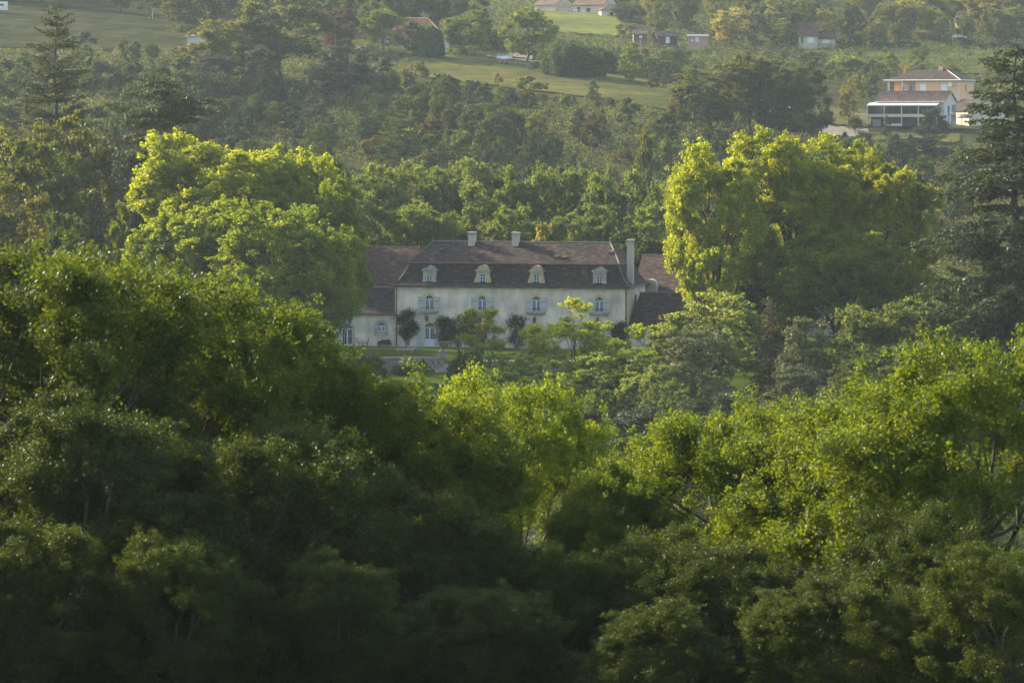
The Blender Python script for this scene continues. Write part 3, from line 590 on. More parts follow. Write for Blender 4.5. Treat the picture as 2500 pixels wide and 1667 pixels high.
def gchair(x, y, z, rz, label, mat, group=None, h=.95):
    e = empty('garden_chair', (x, y, z), rz, label=label, cat='chair', group=group)
    MB().box(-.25, .25, -.25, .22, .42, .46).build('seat', mat, e)
    b = MB().bar((-.23, .24, .45), (-.25, .36, h), .02).bar((.23, .24, .45), (.25, .36, h), .02).bar((-.25, .36, h), (.25, .36, h), .02)
    for k in range(5): b.bar((-.17+k*.085, .25, .46), (-.18+k*.09, .355, h), .014)
    b.build('backrest', mat, e)
    for (a, c) in ((-.22, -.22), (.22, -.22), (-.22, .2), (.22, .2)): MB().bar((a*1.1, c*1.1, 0), (a, c, .42), .02).build('leg', mat, e)
for u, lb, rz in ((882, 'dark garden chair left of the small table by the low wing', 1.2), (898, 'dark garden chair right of the small table by the low wing', -1.2)):
    q = manor_pt(fu(u), -1.0); gchair(q[0], q[1], .05, rz+PHI, lb, IRON, 'chairs by the low wing')
# chapel seen between the plane trees
e = empty('chapel', (X(2022, 474), 474, gz(X(2022, 474), 474)-.3), .05, label='pale stone chapel with pointed windows behind the dark tree trunk', cat='chapel')
def gothic(cx, w, z0, zs, n=6):
    r_ = w; return [(cx-w/2, z0), (cx+w/2, z0)]+[(cx-w/2+r_*math.cos(a), zs+r_*math.sin(a)) for a in [i*math.pi/3/n for i in range(n+1)]]+[(cx+w/2-r_*math.cos(a), zs+r_*math.sin(a)) for a in [(n-1-i)*math.pi/3/n for i in range(n)]]
CH = noisy('chapel_stone', [(.26, .235, .18), (.35, .32, .26)], .9, .9, (1, 1, 2.5))
m = MB(); wall_holes(m, 3.6, 6.4, [gothic(-2.9, .45, 2.2, 4.2), gothic(1.2, 1.5, 1.2, 3.6)], x0=-4.6); m.poly([(3.6, 0, 0), (3.6, 7, 0), (3.6, 7, 6.4), (3.6, 0, 6.4)]).poly([(-4.6, 7, 0), (-4.6, 0, 0), (-4.6, 0, 6.4), (-4.6, 7, 6.4)])
for x in (-4.2, -1.7, -.4, 2.9): m.box(x-.2, x+.2, -.5, -.002, 0, 4.6)
m.build('wall', CH, e)
m = MB().poly([(-2.9-.3, .2, 2), (-2.9+.3, .2, 2), (-2.9+.3, .2, 5), (-3.2, .2, 5)]).poly([(.4, .2, 1), (2, .2, 1), (2, .2, 5.4), (.4, .2, 5.4)]); wn = m.build('window', GLASS, e)
MB().box(1.14, 1.26, .05, .15, 1.2, 4.9).bar((.6, .1, 3.6), (1.2, .1, 4.5), .05).bar((1.8, .1, 3.6), (1.2, .1, 4.5), .05).build('tracery', CH, wn)
MB().poly([(-5, -.4, 6.3), (4, -.4, 6.3), (4, 3.5, 8.4), (-5, 3.5, 8.4)]).poly([(4, 7.4, 6.3), (-5, 7.4, 6.3), (-5, 3.5, 8.4), (4, 3.5, 8.4)]).poly([(4, -.4, 6.3), (4, 7.4, 6.3), (4, 3.5, 8.4)]).poly([(-5, -.4, 6.3), (-5, 3.5, 8.4), (-5, 7.4, 6.3)]).build('roof', TILED, e)
e = empty('cottage', (X(2064, 480), 482, gz(X(2064, 480), 482)-.1), 0, label='low pinkish outbuilding glimpsed right of the dark tree trunk', cat='outbuilding')
MB().box(-1.8, 3, 0, 4, 0, 1.9).build('wall', noisy('pale_pink_render', [(.55, .42, .36), (.62, .5, .43)], 1), e)
MB().prismx([(-.4, 1.85), (2, 3.7), (4.4, 1.85)], -2, 3.2).build('roof', TILEO, e)
# ------------------------------------------------------------------ houses on the hill
def house_e(name, u, D, rz, label, cat='house', z=None, dz=0):
    x = X(u, D); return empty(name, (x, D, (gz(x, D) if z is None else z)+dz), rz, label=label, cat=cat)
def rect(x0, x1, z0, z1): return [(x0, z0), (x1, z0), (x1, z1), (x0, z1)]
PEACH = noisy('peach_render', [(.58, .36, .20), (.64, .41, .235)], .6, .9)
WHR = noisy('white_render', [(.40, .385, .36), (.47, .455, .43)], .5, .9, (1, 1, .3))
BEIGE = noisy('beige_render', [(.42, .37, .27), (.50, .44, .33)], .7, .9)
TILEP = tilemat('pantile', (.085, .060, .050), (.12, .083, .068), (.21, .16, .135), .6)
TRIM = noisy('white_trim', [(.50, .49, .47), (.58, .57, .55)], 1, .6)
ANTH = noisy('dark_frame', [(.05, .05, .05), (.07, .07, .07)], 1, .5)
GREYSH = noisy('grey_shutter', [(.20, .21, .21), (.27, .28, .28)], 1, .7)
TIMBER = noisy('brown_timber', [(.10, .06, .045), (.16, .10, .075)], 2, .9, (1, 1, 6))
def gable_roof(m, x0, x1, y0, y1, ze, zr_, ov=.35, th=.14):
    ym = (y0+y1)/2; k = (zr_-ze)/(ym-y0)
    for sg, yy in ((-1, y0), (1, y1)):
        a = (yy+sg*ov, ze-k*ov); m.prismx([a, (ym, zr_), (ym, zr_+th), (a[0], a[1]+th)] if sg < 0 else [(ym, zr_), a, (a[0], a[1]+th), (ym, zr_+th)], x0-ov, x1+ov)
    return m
def hip_roof(m, x0, x1, y0, y1, ze, zr_, run, ov=.5):
    x0 -= ov; x1 += ov; y0 -= ov; y1 += ov; ym = (y0+y1)/2
    A = [(x0, y0, ze), (x1, y0, ze), (x1, y1, ze), (x0, y1, ze)]; B = [(x0+run, ym, zr_), (x1-run, ym, zr_)]
    m.poly([A[0], A[1], B[1], B[0]]).poly([A[2], A[3], B[0], B[1]]).poly([A[1], A[2], B[1]]).poly([A[3], A[0], B[0]]).poly(A[::-1]); return A, B
# peach two-storey house
HZ = Zv(282, 906)
e = house_e('peach_house', 2162, 906, -.42, 'peach rendered two-storey house with hipped brown roof and corner balcony', z=HZ)
W, Dp, H = 17.6, 11.5, 8.2; P0 = 3.0
wx = [11.6-3.4, 11.6+2.0]
m = MB(); wall_holes(m, W, H, [rect(8.0, 9.6, 5.75, 7.45), rect(13.2, 14.8, 5.75, 7.45)], x0=7.0, z0=0, depth=.2)
m.poly([(W, 0, 0), (W, Dp, 0), (W, Dp, H), (W, 0, H)]).poly([(W, Dp, 0), (0, Dp, 0), (0, Dp, H), (W, Dp, H)]).box(.9, 7, 2.6, Dp-.01, 0, H-.01).poly([(7, 0, 0), (7, 0, H), (7, 3, H), (7, 3, 0)][::-1]); m.box(0, 7, 0, 2.6, -.2, 5.6); m.build('wall', PEACH, e)
m = MB(); A, B = hip_roof(m, 0, W, 0, Dp, H, H+2.55, 5.6, .7); rf = m.build('roof', TILE, e)
m = MB().bar(A[1], B[1], .13); m.build('hip_ridge', noisy('pale_ridge', [(.42, .30, .24), (.55, .45, .38)], 2), rf)
m = MB().bar(A[0], A[1], .14).bar(A[1], A[2], .14).bar(A[3], A[0], .14); m.build('gutter', TRIM, rf)
MB().box(10.9, 11.8, 5.2, 6.1, H+1.8, H+3.3).build('chimney', PEACH, rf)
MB().bar((8.2, 5.5, H+2.4), (8.2, 5.5, H+3.9), .04).bar((7.6, 5.5, H+3.7), (8.8, 5.5, H+3.6), .04).build('aerial', IRON, rf)
for x in (.3, 6.9-3.2): MB().box(x-.2, x+.2, .1, .5, 5.6, H-.002).build('column', TRIM, e)
for x in (8.0, 13.2): w_ = MB().box(x, x+1.6, .12, .16, 5.75, 7.45).build('window', TRIM, e); s_ = MB(); [s_.box(x+.06, x+1.54, .09, .118, 5.8+k*.19, 5.94+k*.19) for k in range(8)]; s_.build('roller_shutter', noisy('shutter_white', [(.7, .7, .7), (.76, .76, .76)], 1), w_)
for x in (3.3, 5.3): MB().box(x, x+1.3, 2.52, 2.598, 5.6, 7.7).build('door', TRIM, e)
ds = MB(); n = 18
ds.poly([(15.6+.6*math.cos(a), -.5+.12*math.sin(a), 7.2+.6*math.sin(a)) for a in [i*2*math.pi/n for i in range(n)]]); ds.poly([(15.6+.55*math.cos(a), -.44+.12*math.sin(a), 7.2+.55*math.sin(a)) for a in [i*2*math.pi/n for i in range(n)]][::-1]); ds.bar((15.6, -.46, 7.2), (15.6, 0, 7.0), .04); ds.build('satellite_dish', TRIM, e)
MB().box(W-.12, W+.03, -.09, -.002, .1, H-.1).box(W+.004, W+.12, Dp-.2, Dp+.02, .1, H-.1).build('downpipe', TRIM, e)
for (y, z0, z1, w_) in ((5.1, 5.6, 7.3, .5), (2.0, .6, 2.4, 1.0), (5.0, 1.2, 2.4, .5), (8.2, .9, 2.4, 1.3)): MB().box(W+.002, W+.05, y, y+w_, z0, z1).build('side_window', GLASS if w_ < .8 else TRIM, e)
m = MB(); [m.bar((k*.35, -.05, 5.6), (k*.35, -.05, 6.4), .018) for k in range(21)]; m.bar((0, -.05, 6.4), (7, -.05, 6.4), .03); m.build('balcony_rail', IRON, e)
c_, s_n = math.cos(-.42), math.sin(-.42); hx = X(2162, 906)
for (lx, lb) in ((3.6, 'dark patio chair at the left on the peach house balcony'), (5.4, 'dark patio chair at the right on the peach house balcony')):
    o = gchair(hx+c_*lx-s_n*1.0, 906+s_n*lx+c_*1.0, HZ+5.6, -.4, lb, IRON, 'patio chairs on the balcony', 1.1)
# white house with veranda
WZ = Zv(306, 872); rz = -.44
e = house_e('white_house', 2113, 876, rz, 'white gabled house with long glazed veranda over an open ground floor', z=WZ)
W = 17.8; y0 = 2.2; y1 = 10.2; He = 5.5; Hr = 7.65
m = MB(); m.poly([(1.2, y0, 0), (W, y0, 0), (W, y0, He), (1.2, y0, He)]); hs = [rect(y0+2.6, y0+3.3, 2.6, 4.4), rect(y0+5.6, y0+6.1, 2.9, 4.6), rect(y0+6.9, y0+7.5, 2.6, 4.6)]
pl = [[Vector((a, b, 0)) for a, b in [(y0, 0), (y1, 0), (y1, He), ((y0+y1)/2, Hr), (y0, He)]]]+[[Vector((a, b, 0)) for a, b in h] for h in hs]
tr = tessellate_polygon(pl); b = len(m.v); m.v += [(W, p.x, p.y) for q in pl for p in q]; m.f += [tuple(b+i for i in t) for t in tr]
m.poly([(1.2, y1, 0), (1.2, y0, 0), (1.2, y0, He), (1.2, (y0+y1)/2, Hr), (1.2, y1, He)]).poly([(W, y1, 0), (1.2, y1, 0), (1.2, y1, He), (W, y1, He)]); m.build('wall', WHR, e)
for h in hs:
    a, z_ = h[0]; b2 = h[1][0]; z2 = h[2][1]; wn = MB().box(W-.12, W-.08, a, b2, z_, z2).build('window', GLASS, e); MB().box(W+.01, W+.06, a-.42, a-.02, z_, z2).box(W+.01, W+.06, b2+.02, b2+.3, z_, z2).build('shutter', GREYSH, wn)
m = MB(); gable_roof(m, 1.6, W, y0, y1, He, Hr, .35); rf = m.build('roof', TILEP, e); m = MB()
for k in range(44):
    x = 1.4+k*.385; m.bar((x, y0-.3, He-.05), (x, (y0+y1)/2-.05, Hr+.16), .05)
m.build('tile_row', TILEP, rf)
m = MB().bar((1.3, y0-.42, He-.2), (W+.3, y0-.42, He-.2), .1); m.bar((W+.35, y0-.35, He-.25), (W+.35, (y0+y1)/2, Hr-.02), .09).bar((W+.35, y1+.35, He-.25), (W+.35, (y0+y1)/2, Hr-.02), .09); m.build('eaves_board', BEIGE, rf)
# veranda: upper glazed gallery, slab, lower open storey with pillars
MB().poly([(0, -.1, 4.55), (W-1.0, -.1, 4.55), (W-1.0, y0, 5.1), (0, y0, 5.1)]).box(-.1, W-1, -.2, -.101, 4.35, 4.6).build('veranda_roof', TRIM, e)
MB().box(0, W-1, 0, y0-.01, 1.85, 2.5).build('slab', BEIGE, e)
bays = [(.25, 4.1), (4.3, 8.2), (8.4, 12.2), (12.4, 16.6)]
for a, b in bays:
    f = MB(); f.box(a, b, .1, .16, 2.51, 2.6).box(a, b, .1, .16, 4.25, 4.345).box(a, a+.08, .1, .16, 2.6, 4.25).box(b-.08, b, .1, .16, 2.6, 4.25).box((a+b)/2-.06, (a+b)/2+.06, .09, .16, 2.6, 4.25); fr = f.build('veranda_window', ANTH, e)
    MB().box(a+.08, b-.08, .12, .14, 2.6, 4.25).build('pane', GLASS, fr)
    MB().box(a+.3, a+1.1, .7, .75, 2.55, 4.2).box(b-1.2, b-.5, .9, .95, 2.55, 4.2).build('curtain', noisy('curtain', [(.5, .48, .42), (.6, .58, .5)], 2), fr)
MB().box(.3, W-1.2, 2.06, 2.14, -.3, 1.84).build('shade_sheet', ANTH, e)  # dark sheet before the white wall paints the open storey's shade
m = MB()
for x in (0, 4.1, 8.2, 12.25, 16.6): m.box(x, x+.2, .04, .3, -.3, 1.848).box(x, x+.2, 0.02, .2, 2.502, 4.36)
m.build('pillar', BEIGE, e)
for a, b in ((8.5, 12.1), (12.6, 16.4)):
    fr = MB().box(a, b, .35, .42, 0, .12).box(a, b, .35, .42, 1.7, 1.84).box(a, a+.1, .35, .42, .12, 1.7).box(b-.1, b, .35, .42, .12, 1.7).box((a+b)/2-.07, (a+b)/2+.07, .34, .42, .12, 1.7).build('garage_glazing', ANTH, e); MB().box(a, b, .38, .4, .1, 1.75).build('pane', GLASS, fr)
MB().box(-3.0, 0, .2, 2.0, 1.5, 1.8).box(-3.0, -2.6, .2, .6, -.3, 1.5).build('side_terrace', BEIGE, e); MB().box(4.3, 8.2, .2, .34, -.2, .35).build('low_wall', WHR, e)
m = MB()
for k in range(9): m.bar((-2.9+k*.35, .25, 1.8), (-2.9+k*.35, .25, 2.6), .03)
m.bar((-2.95, .25, 2.6), (0, .25, 2.6), .05); m.build('rail', BEIGE, e)
c_, s_n = math.cos(rz), math.sin(rz); wx_ = X(2113, 876)
def wl(lx, ly, z=0): return (wx_+c_*lx-s_n*ly, 876+s_n*lx+c_*ly, WZ+z)
e = empty('wheelie_bin', wl(-2.0, .4, -.2), rz, label='dark green wheelie bin under the side terrace of the white house', cat='bin')
MB().prism([(-.5, 0), (.5, 0), (.62, 1.25), (-.62, 1.25)], 0, .9).build('body', noisy('green_plastic', [(.012, .03, .022), (.02, .045, .03)], 1, .4), e); MB().prism([(-.68, 1.25), (.68, 1.25), (.55, 1.42), (-.55, 1.42)], -.05, .95).build('lid', noisy('green_lid', [(.012, .03, .022), (.02, .045, .03)], 1, .4), e)
for x in (-.45, .45): MB().prismx([(.1*math.cos(a), .1+.1*math.sin(a)) for a in [i*math.pi/6 for i in range(12)]], x-.05, x+.05).build('wheel', IRON, e)
e = empty('log_stack', wl(1.2, .5, -.2), rz, label='stack of grey boards beside the wheelie bin under the veranda', cat='stack')
m = MB(); [m.box(0, 1.9, 0, .5, k*.26, k*.26+.18) for k in range(6)]; m.build('board', GREYSH, e)
# beige outbuilding right of the white house, behind the cedar
e = house_e('outbuilding', 2362, 884, .38, 'long pale outbuilding with low gable right of the white house, behind the big cedar', 'outbuilding', z=Zv(300, 880))
m = MB(); m.prism([(0, -1), (10, -1), (10, 2.8), (5, 5.2), (0, 2.8)], 0, 12); m.build('wall', BEIGE, e); m = MB(); m.prism([(-.4, 2.6), (5, 5.25), (10.4, 2.6), (10.4, 2.8), (5, 5.45), (-.4, 2.8)], -.3, 12.3); m.build('roof', TILED, e)
MB().box(6.2, 7.0, -.05, -.002, 1.4, 2.6).build('window', GREYSH, e)
# car port structure
e = house_e('lean_to', 2310, 866, -.3, 'small timber lean-to at the right corner of the white house', 'lean-to', z=Zv(306, 866))
MB().box(0, 3.4, 0, 2.5, 2.3, 2.45).build('roof', TIMBER, e); [MB().box(x-.07, x+.07, .1, .24, 0, 2.3).build('post', TIMBER, e) for x in (.2, 3.2)]
MB().box(.4, 1.6, 1.8, 1.86, 0, 2.2).build('screen', GREYSH, e)
# garden gazebo umbrella, dark
e = house_e('parasol', 2352, 858, 0, 'dark closed-side garden parasol right of the lean-to', 'parasol', z=Zv(310, 858)); MB().lathe([(2.2, 1.9), (1.5, 2.4), (.1, 2.9)], 0, 0, 8).build('canopy', ANTH, e); MB().bar((0, 0, 0), (0, 0, 2.9), .05).build('pole', IRON, e)
# house with orange roof behind the garden trees
e = house_e('garden_house', 1012, 966, -.12, 'bungalow with hipped orange tile roof behind the garden trees', z=Zv(150, 966)-.3)
MB().box(-7.6, 7.6, 0, 9, 0, 6.3).build('wall', BEIGE, e)
m = MB(); A, B = hip_roof(m, -7.6, 7.6, 0, 9, 6.2, 11.2, 5.4, .6); rf = m.build('roof', TILEO, e); MB().bar(A[1], B[1], .12).bar(B[0], B[1], .1).build('ridge_tile', noisy('orange_ridge', [(.5, .3, .2), (.6, .4, .3)], 1), rf)
MB().box(4.8, 6.2, -.06, -.002, .2, 2.3).build('door', ANTH, e); MB().box(0, 1.6, -.06, -.002, 3.4, 4.8).build('window', GLASS, e)
# small shed left
e = house_e('shed', 475, 900, -.2, 'small pale shed roof at the foot of the big silvery trees', 'shed', z=Zv(118, 900)); MB().box(-1.6, 2.6, 0, 3, 0, 2.8).build('wall', WHR, e); MB().poly([(-2, -.6, 2.6), (3, -.6, 3.0), (3, 3.4, 3.9), (-2, 3.4, 3.5)]).box(-1.4, -1.3, -.6, -.5, 0, 2.6).build('roof', TILEP, e)
e = house_e('white_caravan', 4, 1000, .1, 'white caravan end showing at the top left corner', 'caravan', z=Zv(30, 1000)); MB().prismx([(0, .5), (2.2, .5), (2.3, 1.6), (2.0, 2.7), (.2, 2.7), (-.1, 1.6)], -1.5, 2.2).build('body', TRIM, e); MB().box(-.6, 1.2, -.12, -.06, 1.5, 2.2).build('window', GLASS, e)
[MB().prism([(x+.3*math.cos(a), .32+.3*math.sin(a)) for a in [i*math.pi/6 for i in range(12)]], .0, .2).build('wheel', IRON, e) for x in (.3,)]
# far houses
def farhouse(u, D, vb, W, Dp, H, Hr, rz, wm, rm, label, gable=True, wins=(), name='far_house', cat='house'):
    e = house_e(name, u, D, rz, label, cat, z=Zv(vb, D)); m = MB()
    if gable: m.prismx([(0, -1.5), (0, H), (Dp/2, Hr-.1), (Dp, H), (Dp, -1.5)], 0, W)
    else: m.box(0, W, 0, Dp, -1.5, H)
    m.build('wall', wm, e); m = MB()
    if gable: gable_roof(m, 0, W, 0, Dp, H, Hr, .4)
    else: hip_roof(m, 0, W, 0, Dp, H, Hr, Dp*.45, .5)
    m.build('roof', rm, e)
    for (x, z, w_, h_, mt) in wins: MB().box(x, x+w_, -.07, -.002, z, z+h_).build('window', mt, e)
    return e
CREAM = noisy('cream_render', [(.34, .30, .22), (.40, .36, .27)], .5)
BRICK = noisy('pink_brick', [(.30, .17, .13), (.40, .24, .18)], 2)
farhouse(1305, 1172, 38, 8.5, 8.5, 3.1, 5.6, -.75, CREAM, TILEP, 'cream gabled house at the left end of the far field', wins=((1, .5, 1, 1.4, GLASS),))
farhouse(1398, 1165, 38, 11, 8, 3.1, 5.6, -.62, CREAM, TILEP, 'cream L-shaped house with white fence at the top of the far field', wins=((1.5, .4, 1.2, 2, GLASS), (5, 1, 1.4, 1.1, GLASS)))
farhouse(1467, 1150, 47, 7, 7, 2.6, 4.6, .1, noisy('ochre_render', [(.5, .36, .22), (.56, .42, .27)], 1), TILEP, 'small ochre house with hipped roof right of the far field', False, wins=((.6, .3, 1.2, 1.6, TRIM), (2.6, 1, .9, 1, GLASS)))
farhouse(1546, 1062, 101, 3.6, 4, 2.0, 2.9, .05, TIMBER, TILEP, 'leftmost small brown chalet half hidden behind trees', wins=((1.5, .8, .8, .8, TRIM),), name='chalet', cat='chalet')
farhouse(1604, 1060, 107, 5.6, 4, 2.1, 3.3, .25, noisy('dark_timber', [(.04, .025, .025), (.08, .05, .045)], 2), TILEP, 'dark timber chalet with white glazed door', wins=((2.3, .1, 1.1, 1.9, TRIM),), name='chalet', cat='chalet')
farhouse(1678, 1060, 110, 5.4, 4, 2.3, 2.8, -.05, BRICK, noisy('grey_tin_roof', [(.10, .11, .115), (.15, .16, .165)], 1), 'reddish flat-roofed chalet beside the pale tree', wins=((.9, .9, .5, .5, TRIM), (2.0, .8, 1.0, 1.2, TRIM)), name='chalet', cat='chalet')
farhouse(1947, 1085, 107, 5.2, 6, 2.4, 5.6, -.1, CREAM, TILER, 'old barn with steep brown roof beyond the tree group', wins=((.5, .2, .9, 1.6, GLASS), (2.4, .2, 1.8, 1.7, TRIM)), name='barn', cat='barn')
farhouse(1992, 1088, 107, 5.0, 4, 1.5, 3.0, -.1, CREAM, TILER, 'low lean-to annexe at the right of the old barn', wins=((1.4, .1, 2.0, 1.4, TRIM),), name='barn_annexe', cat='barn')
farhouse(2335, 1175, 66, 6, 5, 1.8, 3.4, .1, TIMBER, noisy('tin_roof', [(.14, .13, .14), (.2, .19, .2)], 1), 'dark cabin in the far trees on the right', wins=((4.4, .3, .5, 1, TRIM),), name='cabin', cat='cabin')
# ------------------------------------------------------------------ vehicles
def car(u, D, rz, col, label, k=1.0, z=None):
    x = X(u, D); e = empty('parked_car', (x, D, (gz(x, D)+.5 if z is None else z)), rz, label=label, cat='car'); e.scale = (k, k, k)
    pm, N_, L_, b_ = newmat('car_paint'); b_.inputs['Base Color'].default_value = (*col, 1); b_.inputs['Roughness'].default_value = .3; b_.inputs['Coat Weight'].default_value = .4
    low = [(-2.0, .32), (-2.05, .6), (-1.98, .92), (-1.85, 1.0), (.75, .98), (1.75, .78), (1.98, .62), (2.0, .35), (1.6, .28), (1.55, .5), (1.3, .62), (1.05, .5), (1.0, .26), (-.95, .26), (-1.0, .5), (-1.25, .62), (-1.5, .5), (-1.55, .28)]
    m = MB(); m.prism(low[::-1], -.8, .8); m.v = [(a, b*(1-.06*max(0, c-.6)), c) for a, b, c in m.v]; m.build('body', pm, e)
    cab = [(-1.85, .99), (-1.55, 1.36), (-1.35, 1.42), (.0, 1.42), (.25, 1.36), (.85, .985)]
    m = MB(); m.prism(cab[::-1], -.70, .70); m.v = [(a, b*(1-.28*(c-.98)), c) for a, b, c in m.v]; cb = m.build('cabin', pm, e)
    g_ = MB()
    for sg in (-1, 1):
        for (p_) in ([(-1.6, 1.04), (-1.42, 1.34), (-.95, 1.36), (-.95, 1.03)], [(-.87, 1.03), (-.87, 1.36), (-.22, 1.36), (-.22, 1.03)], [(-.14, 1.03), (-.14, 1.36), (.14, 1.34), (.62, 1.03)]):
            q = [(a, sg*(.705*(1-.28*(c-.98))+.004), c) for a, c in p_]; g_.poly(q if sg < 0 else q[::-1])
    g_.poly([(.29, -.55, 1.33), (.82, -.6, 1.0), (.82, .6, 1.0), (.29, .55, 1.33)]).poly([(-1.6, -.55, 1.34), (-1.88, -.6, 1.03), (-1.88, .6, 1.03), (-1.6, .55, 1.34)]); g_.build('window', GLASS, cb)
    for xx in (-1.25, 1.3):
        for yy in (-.8, .62):
            t_ = MB().prism([(xx+.29*math.cos(a), .29+.29*math.sin(a)) for a in [i*math.pi/8 for i in range(16)]], yy, yy+.18).build('wheel', IRON, e)
            MB().prism([(xx+.17*math.cos(a), .29+.17*math.sin(a)) for a in [i*math.pi/6 for i in range(12)]], yy-.012, yy+.192).build('rim', TRIM, t_)
    for yy in (-.62, .4): MB().box(1.93, 2.01, yy, yy+.22, .56, .68).build('headlight', GLASS, e); MB().box(-2.07, -2.0, yy, yy+.22, .7, .86).build('tail_light', RUST, e)
    MB().box(1.9, 2.06, -.78, .78, .34, .46).box(-2.1, -1.98, -.78, .78, .34, .46).build('bumper', ANTH, e); return e
car(1232, 946, -.12, (.62, .62, .63), 'silver-white hatchback parked at the end of the garden drive')
car(2338, 1118, .1, (.55, .6, .66), 'pale car parked among the far hedges on the right', z=Zv(97, 1118))
for u, D, v in ((2455, 1118, 97),): car(u, D, 0, (.6, .62, .62), 'whitish vehicle behind the low hedge at the far right', z=Zv(v+1, D))
# ------------------------------------------------------------------ garden things on the hill
WOOD = noisy('grey_wood', [(.20, .18, .15), (.32, .29, .25)], 2)
e = house_e('swing_set', 395, 1002, .15, 'wooden swing set with bright green slide on the upper meadow', 'swing set', z=Zv(46, 1002)); b = MB().bar((-1.9, 0, 2.5), (1.6, 0, 2.5), .06).build('top_bar', WOOD, e)
for x in (-1.8, 1.5):
    for y in (-.9, .9): MB().bar((x, y*.1, 2.5), (x-.15 if x < 0 else x+.15, y, 0), .05).build('leg', WOOD, e)
for x in (-.9, .0, .8): MB().bar((x-.2, 0, 2.5), (x-.2, 0, .55), .015).bar((x+.2, 0, 2.5), (x+.2, 0, .55), .015).box(x-.24, x+.24, -.1, .1, .5, .55).build('swing', WOOD, e)
MB().prism([(-2.0, 1.3), (-1.9, 1.35), (-2.75, .25), (-3.1, .15), (-3.1, .08), (-2.8, .12)], -.3, .3).build('slide', noisy('green_plastic_slide', [(.10, .42, .06), (.14, .5, .08)], 1, .4), e)
def plastic_chair(u, D, rz, label, mat=TRIM): x = X(u, D); return gchair(x, D, gz(x, D)+.35, rz, label, mat, 'white chairs on the lawn')
plastic_chair(874, 951, .6, 'leftmost white garden chair on the lawn below the red maple'); plastic_chair(882, 950, 2.5, 'middle white garden chair on the lawn below the red maple'); plastic_chair(890, 951, -.8, 'rightmost white garden chair on the lawn below the red maple')
e = house_e('garden_bench', 1203, 943, -.1, 'dark wooden slatted bench in front of the silver-white car', 'bench', dz=.4)
MB().box(-1.1, 1.1, -.25, .25, .42, .48).build('seat', ANTH, e); m = MB().bar((-1.1, .3, 1.1), (1.1, .3, 1.1), .05)
for k in range(12): m.box(-1.05+k*.185, -.97+k*.185, .27, .3, .5, 1.1)
m.build('backrest', ANTH, e); [MB().box(x-.05, x+.05, -.22, .25, 0, .42).build('leg', ANTH, e) for x in (-1, 1)]
def rail_fence(u0, D0, u1, D1, n, h, label, mat=WOOD, rails=2, vb=None):
    x0, x1 = X(u0, D0), X(u1, D1); e = empty('rail_fence', (x0, D0, 0), 0, label=label, cat='fence'); P = []
    for k in range(n+1):
        t = k/n; x = x0+(x1-x0)*t; y = D0+(D1-D0)*t; z = gz(x, y)+.3; P.append((x-x0, y-D0, z)); MB().box(x-x0-.06, x-x0+.06, y-D0-.06, y-D0+.06, z-.3, z+h).build('post', mat, e)
    m = MB()
    for a, b in zip(P, P[1:]):
        for r_ in range(rails): zz = h*(.92-.42*r_); m.bar((a[0], a[1], a[2]+zz), (b[0], b[1], b[2]+zz), .04)
    m.build('rail', mat, e)
rail_fence(1220, 938, 1296, 932, 6, 1.0, 'low wooden rail fence running right of the silver-white car')
rail_fence(1296, 932, 1345, 928, 4, 1.3, 'wooden rail fence between the walnut trunk and the round laurel')
rail_fence(772, 985, 806, 985, 3, 2.2, 'dark board fence left of the red maple', ANTH, 4)
rail_fence(1366, 1160, 1425, 1156, 7, 1.1, 'white fence in front of the cream L-shaped house', TRIM, 3)
rail_fence(2050, 890, 2140, 905, 8, 1.2, 'thin wire fence across the lawn left of the peach house', ANTH, 2)
rail_fence(2085, 852, 2290, 846, 10, 1.3, 'thin fence along the front lawn of the white house', ANTH, 2)
e = house_e('utility_pole', 1562, 958, 0, 'thin grey utility pole rising above the long clipped hedge', 'utility pole'); zt = Zv(97, 958)-e.location.z
MB().bar((0, 0, 0), (0, 0, zt), .14, .10).build('pole', WOOD, e); MB().bar((-.8, 0, zt-.4), (.8, 0, zt-.4), .05).build('crossarm', WOOD, e)
e = house_e('utility_pole', 1219, 1190, 0, 'distant pole at the top edge left of the cream houses', 'utility pole', z=Zv(20, 1190)); MB().bar((0, 0, -3), (0, 0, 5), .14, .10).build('pole', WOOD, e)
e = house_e('carport', 1949, 850, .1, 'small open shelter with white post under the dark oak', 'shelter', z=Zv(288, 850)); MB().box(-1.8, 2.6, 0, 3, 2.9, 3.05).box(-1.8, .4, .5, 3, -.2, 2.9).build('roof', GREYSH, e); MB().box(2.2, 2.5, .1, .4, 0, 2.9).build('post', BEIGE, e)
tag(MB().lathe([(.0, 0), (.9, .1), (1.1, .5), (.8, .9), (.3, 1.05), (.01, 1.1)], 0, 0, 9).build('tarpaulin_heap', TRIM, None, (X(2128, 905), 905, gz(X(2128, 905), 905)+.2)), 'small white heap on the lawn left of the peach house', 'heap')
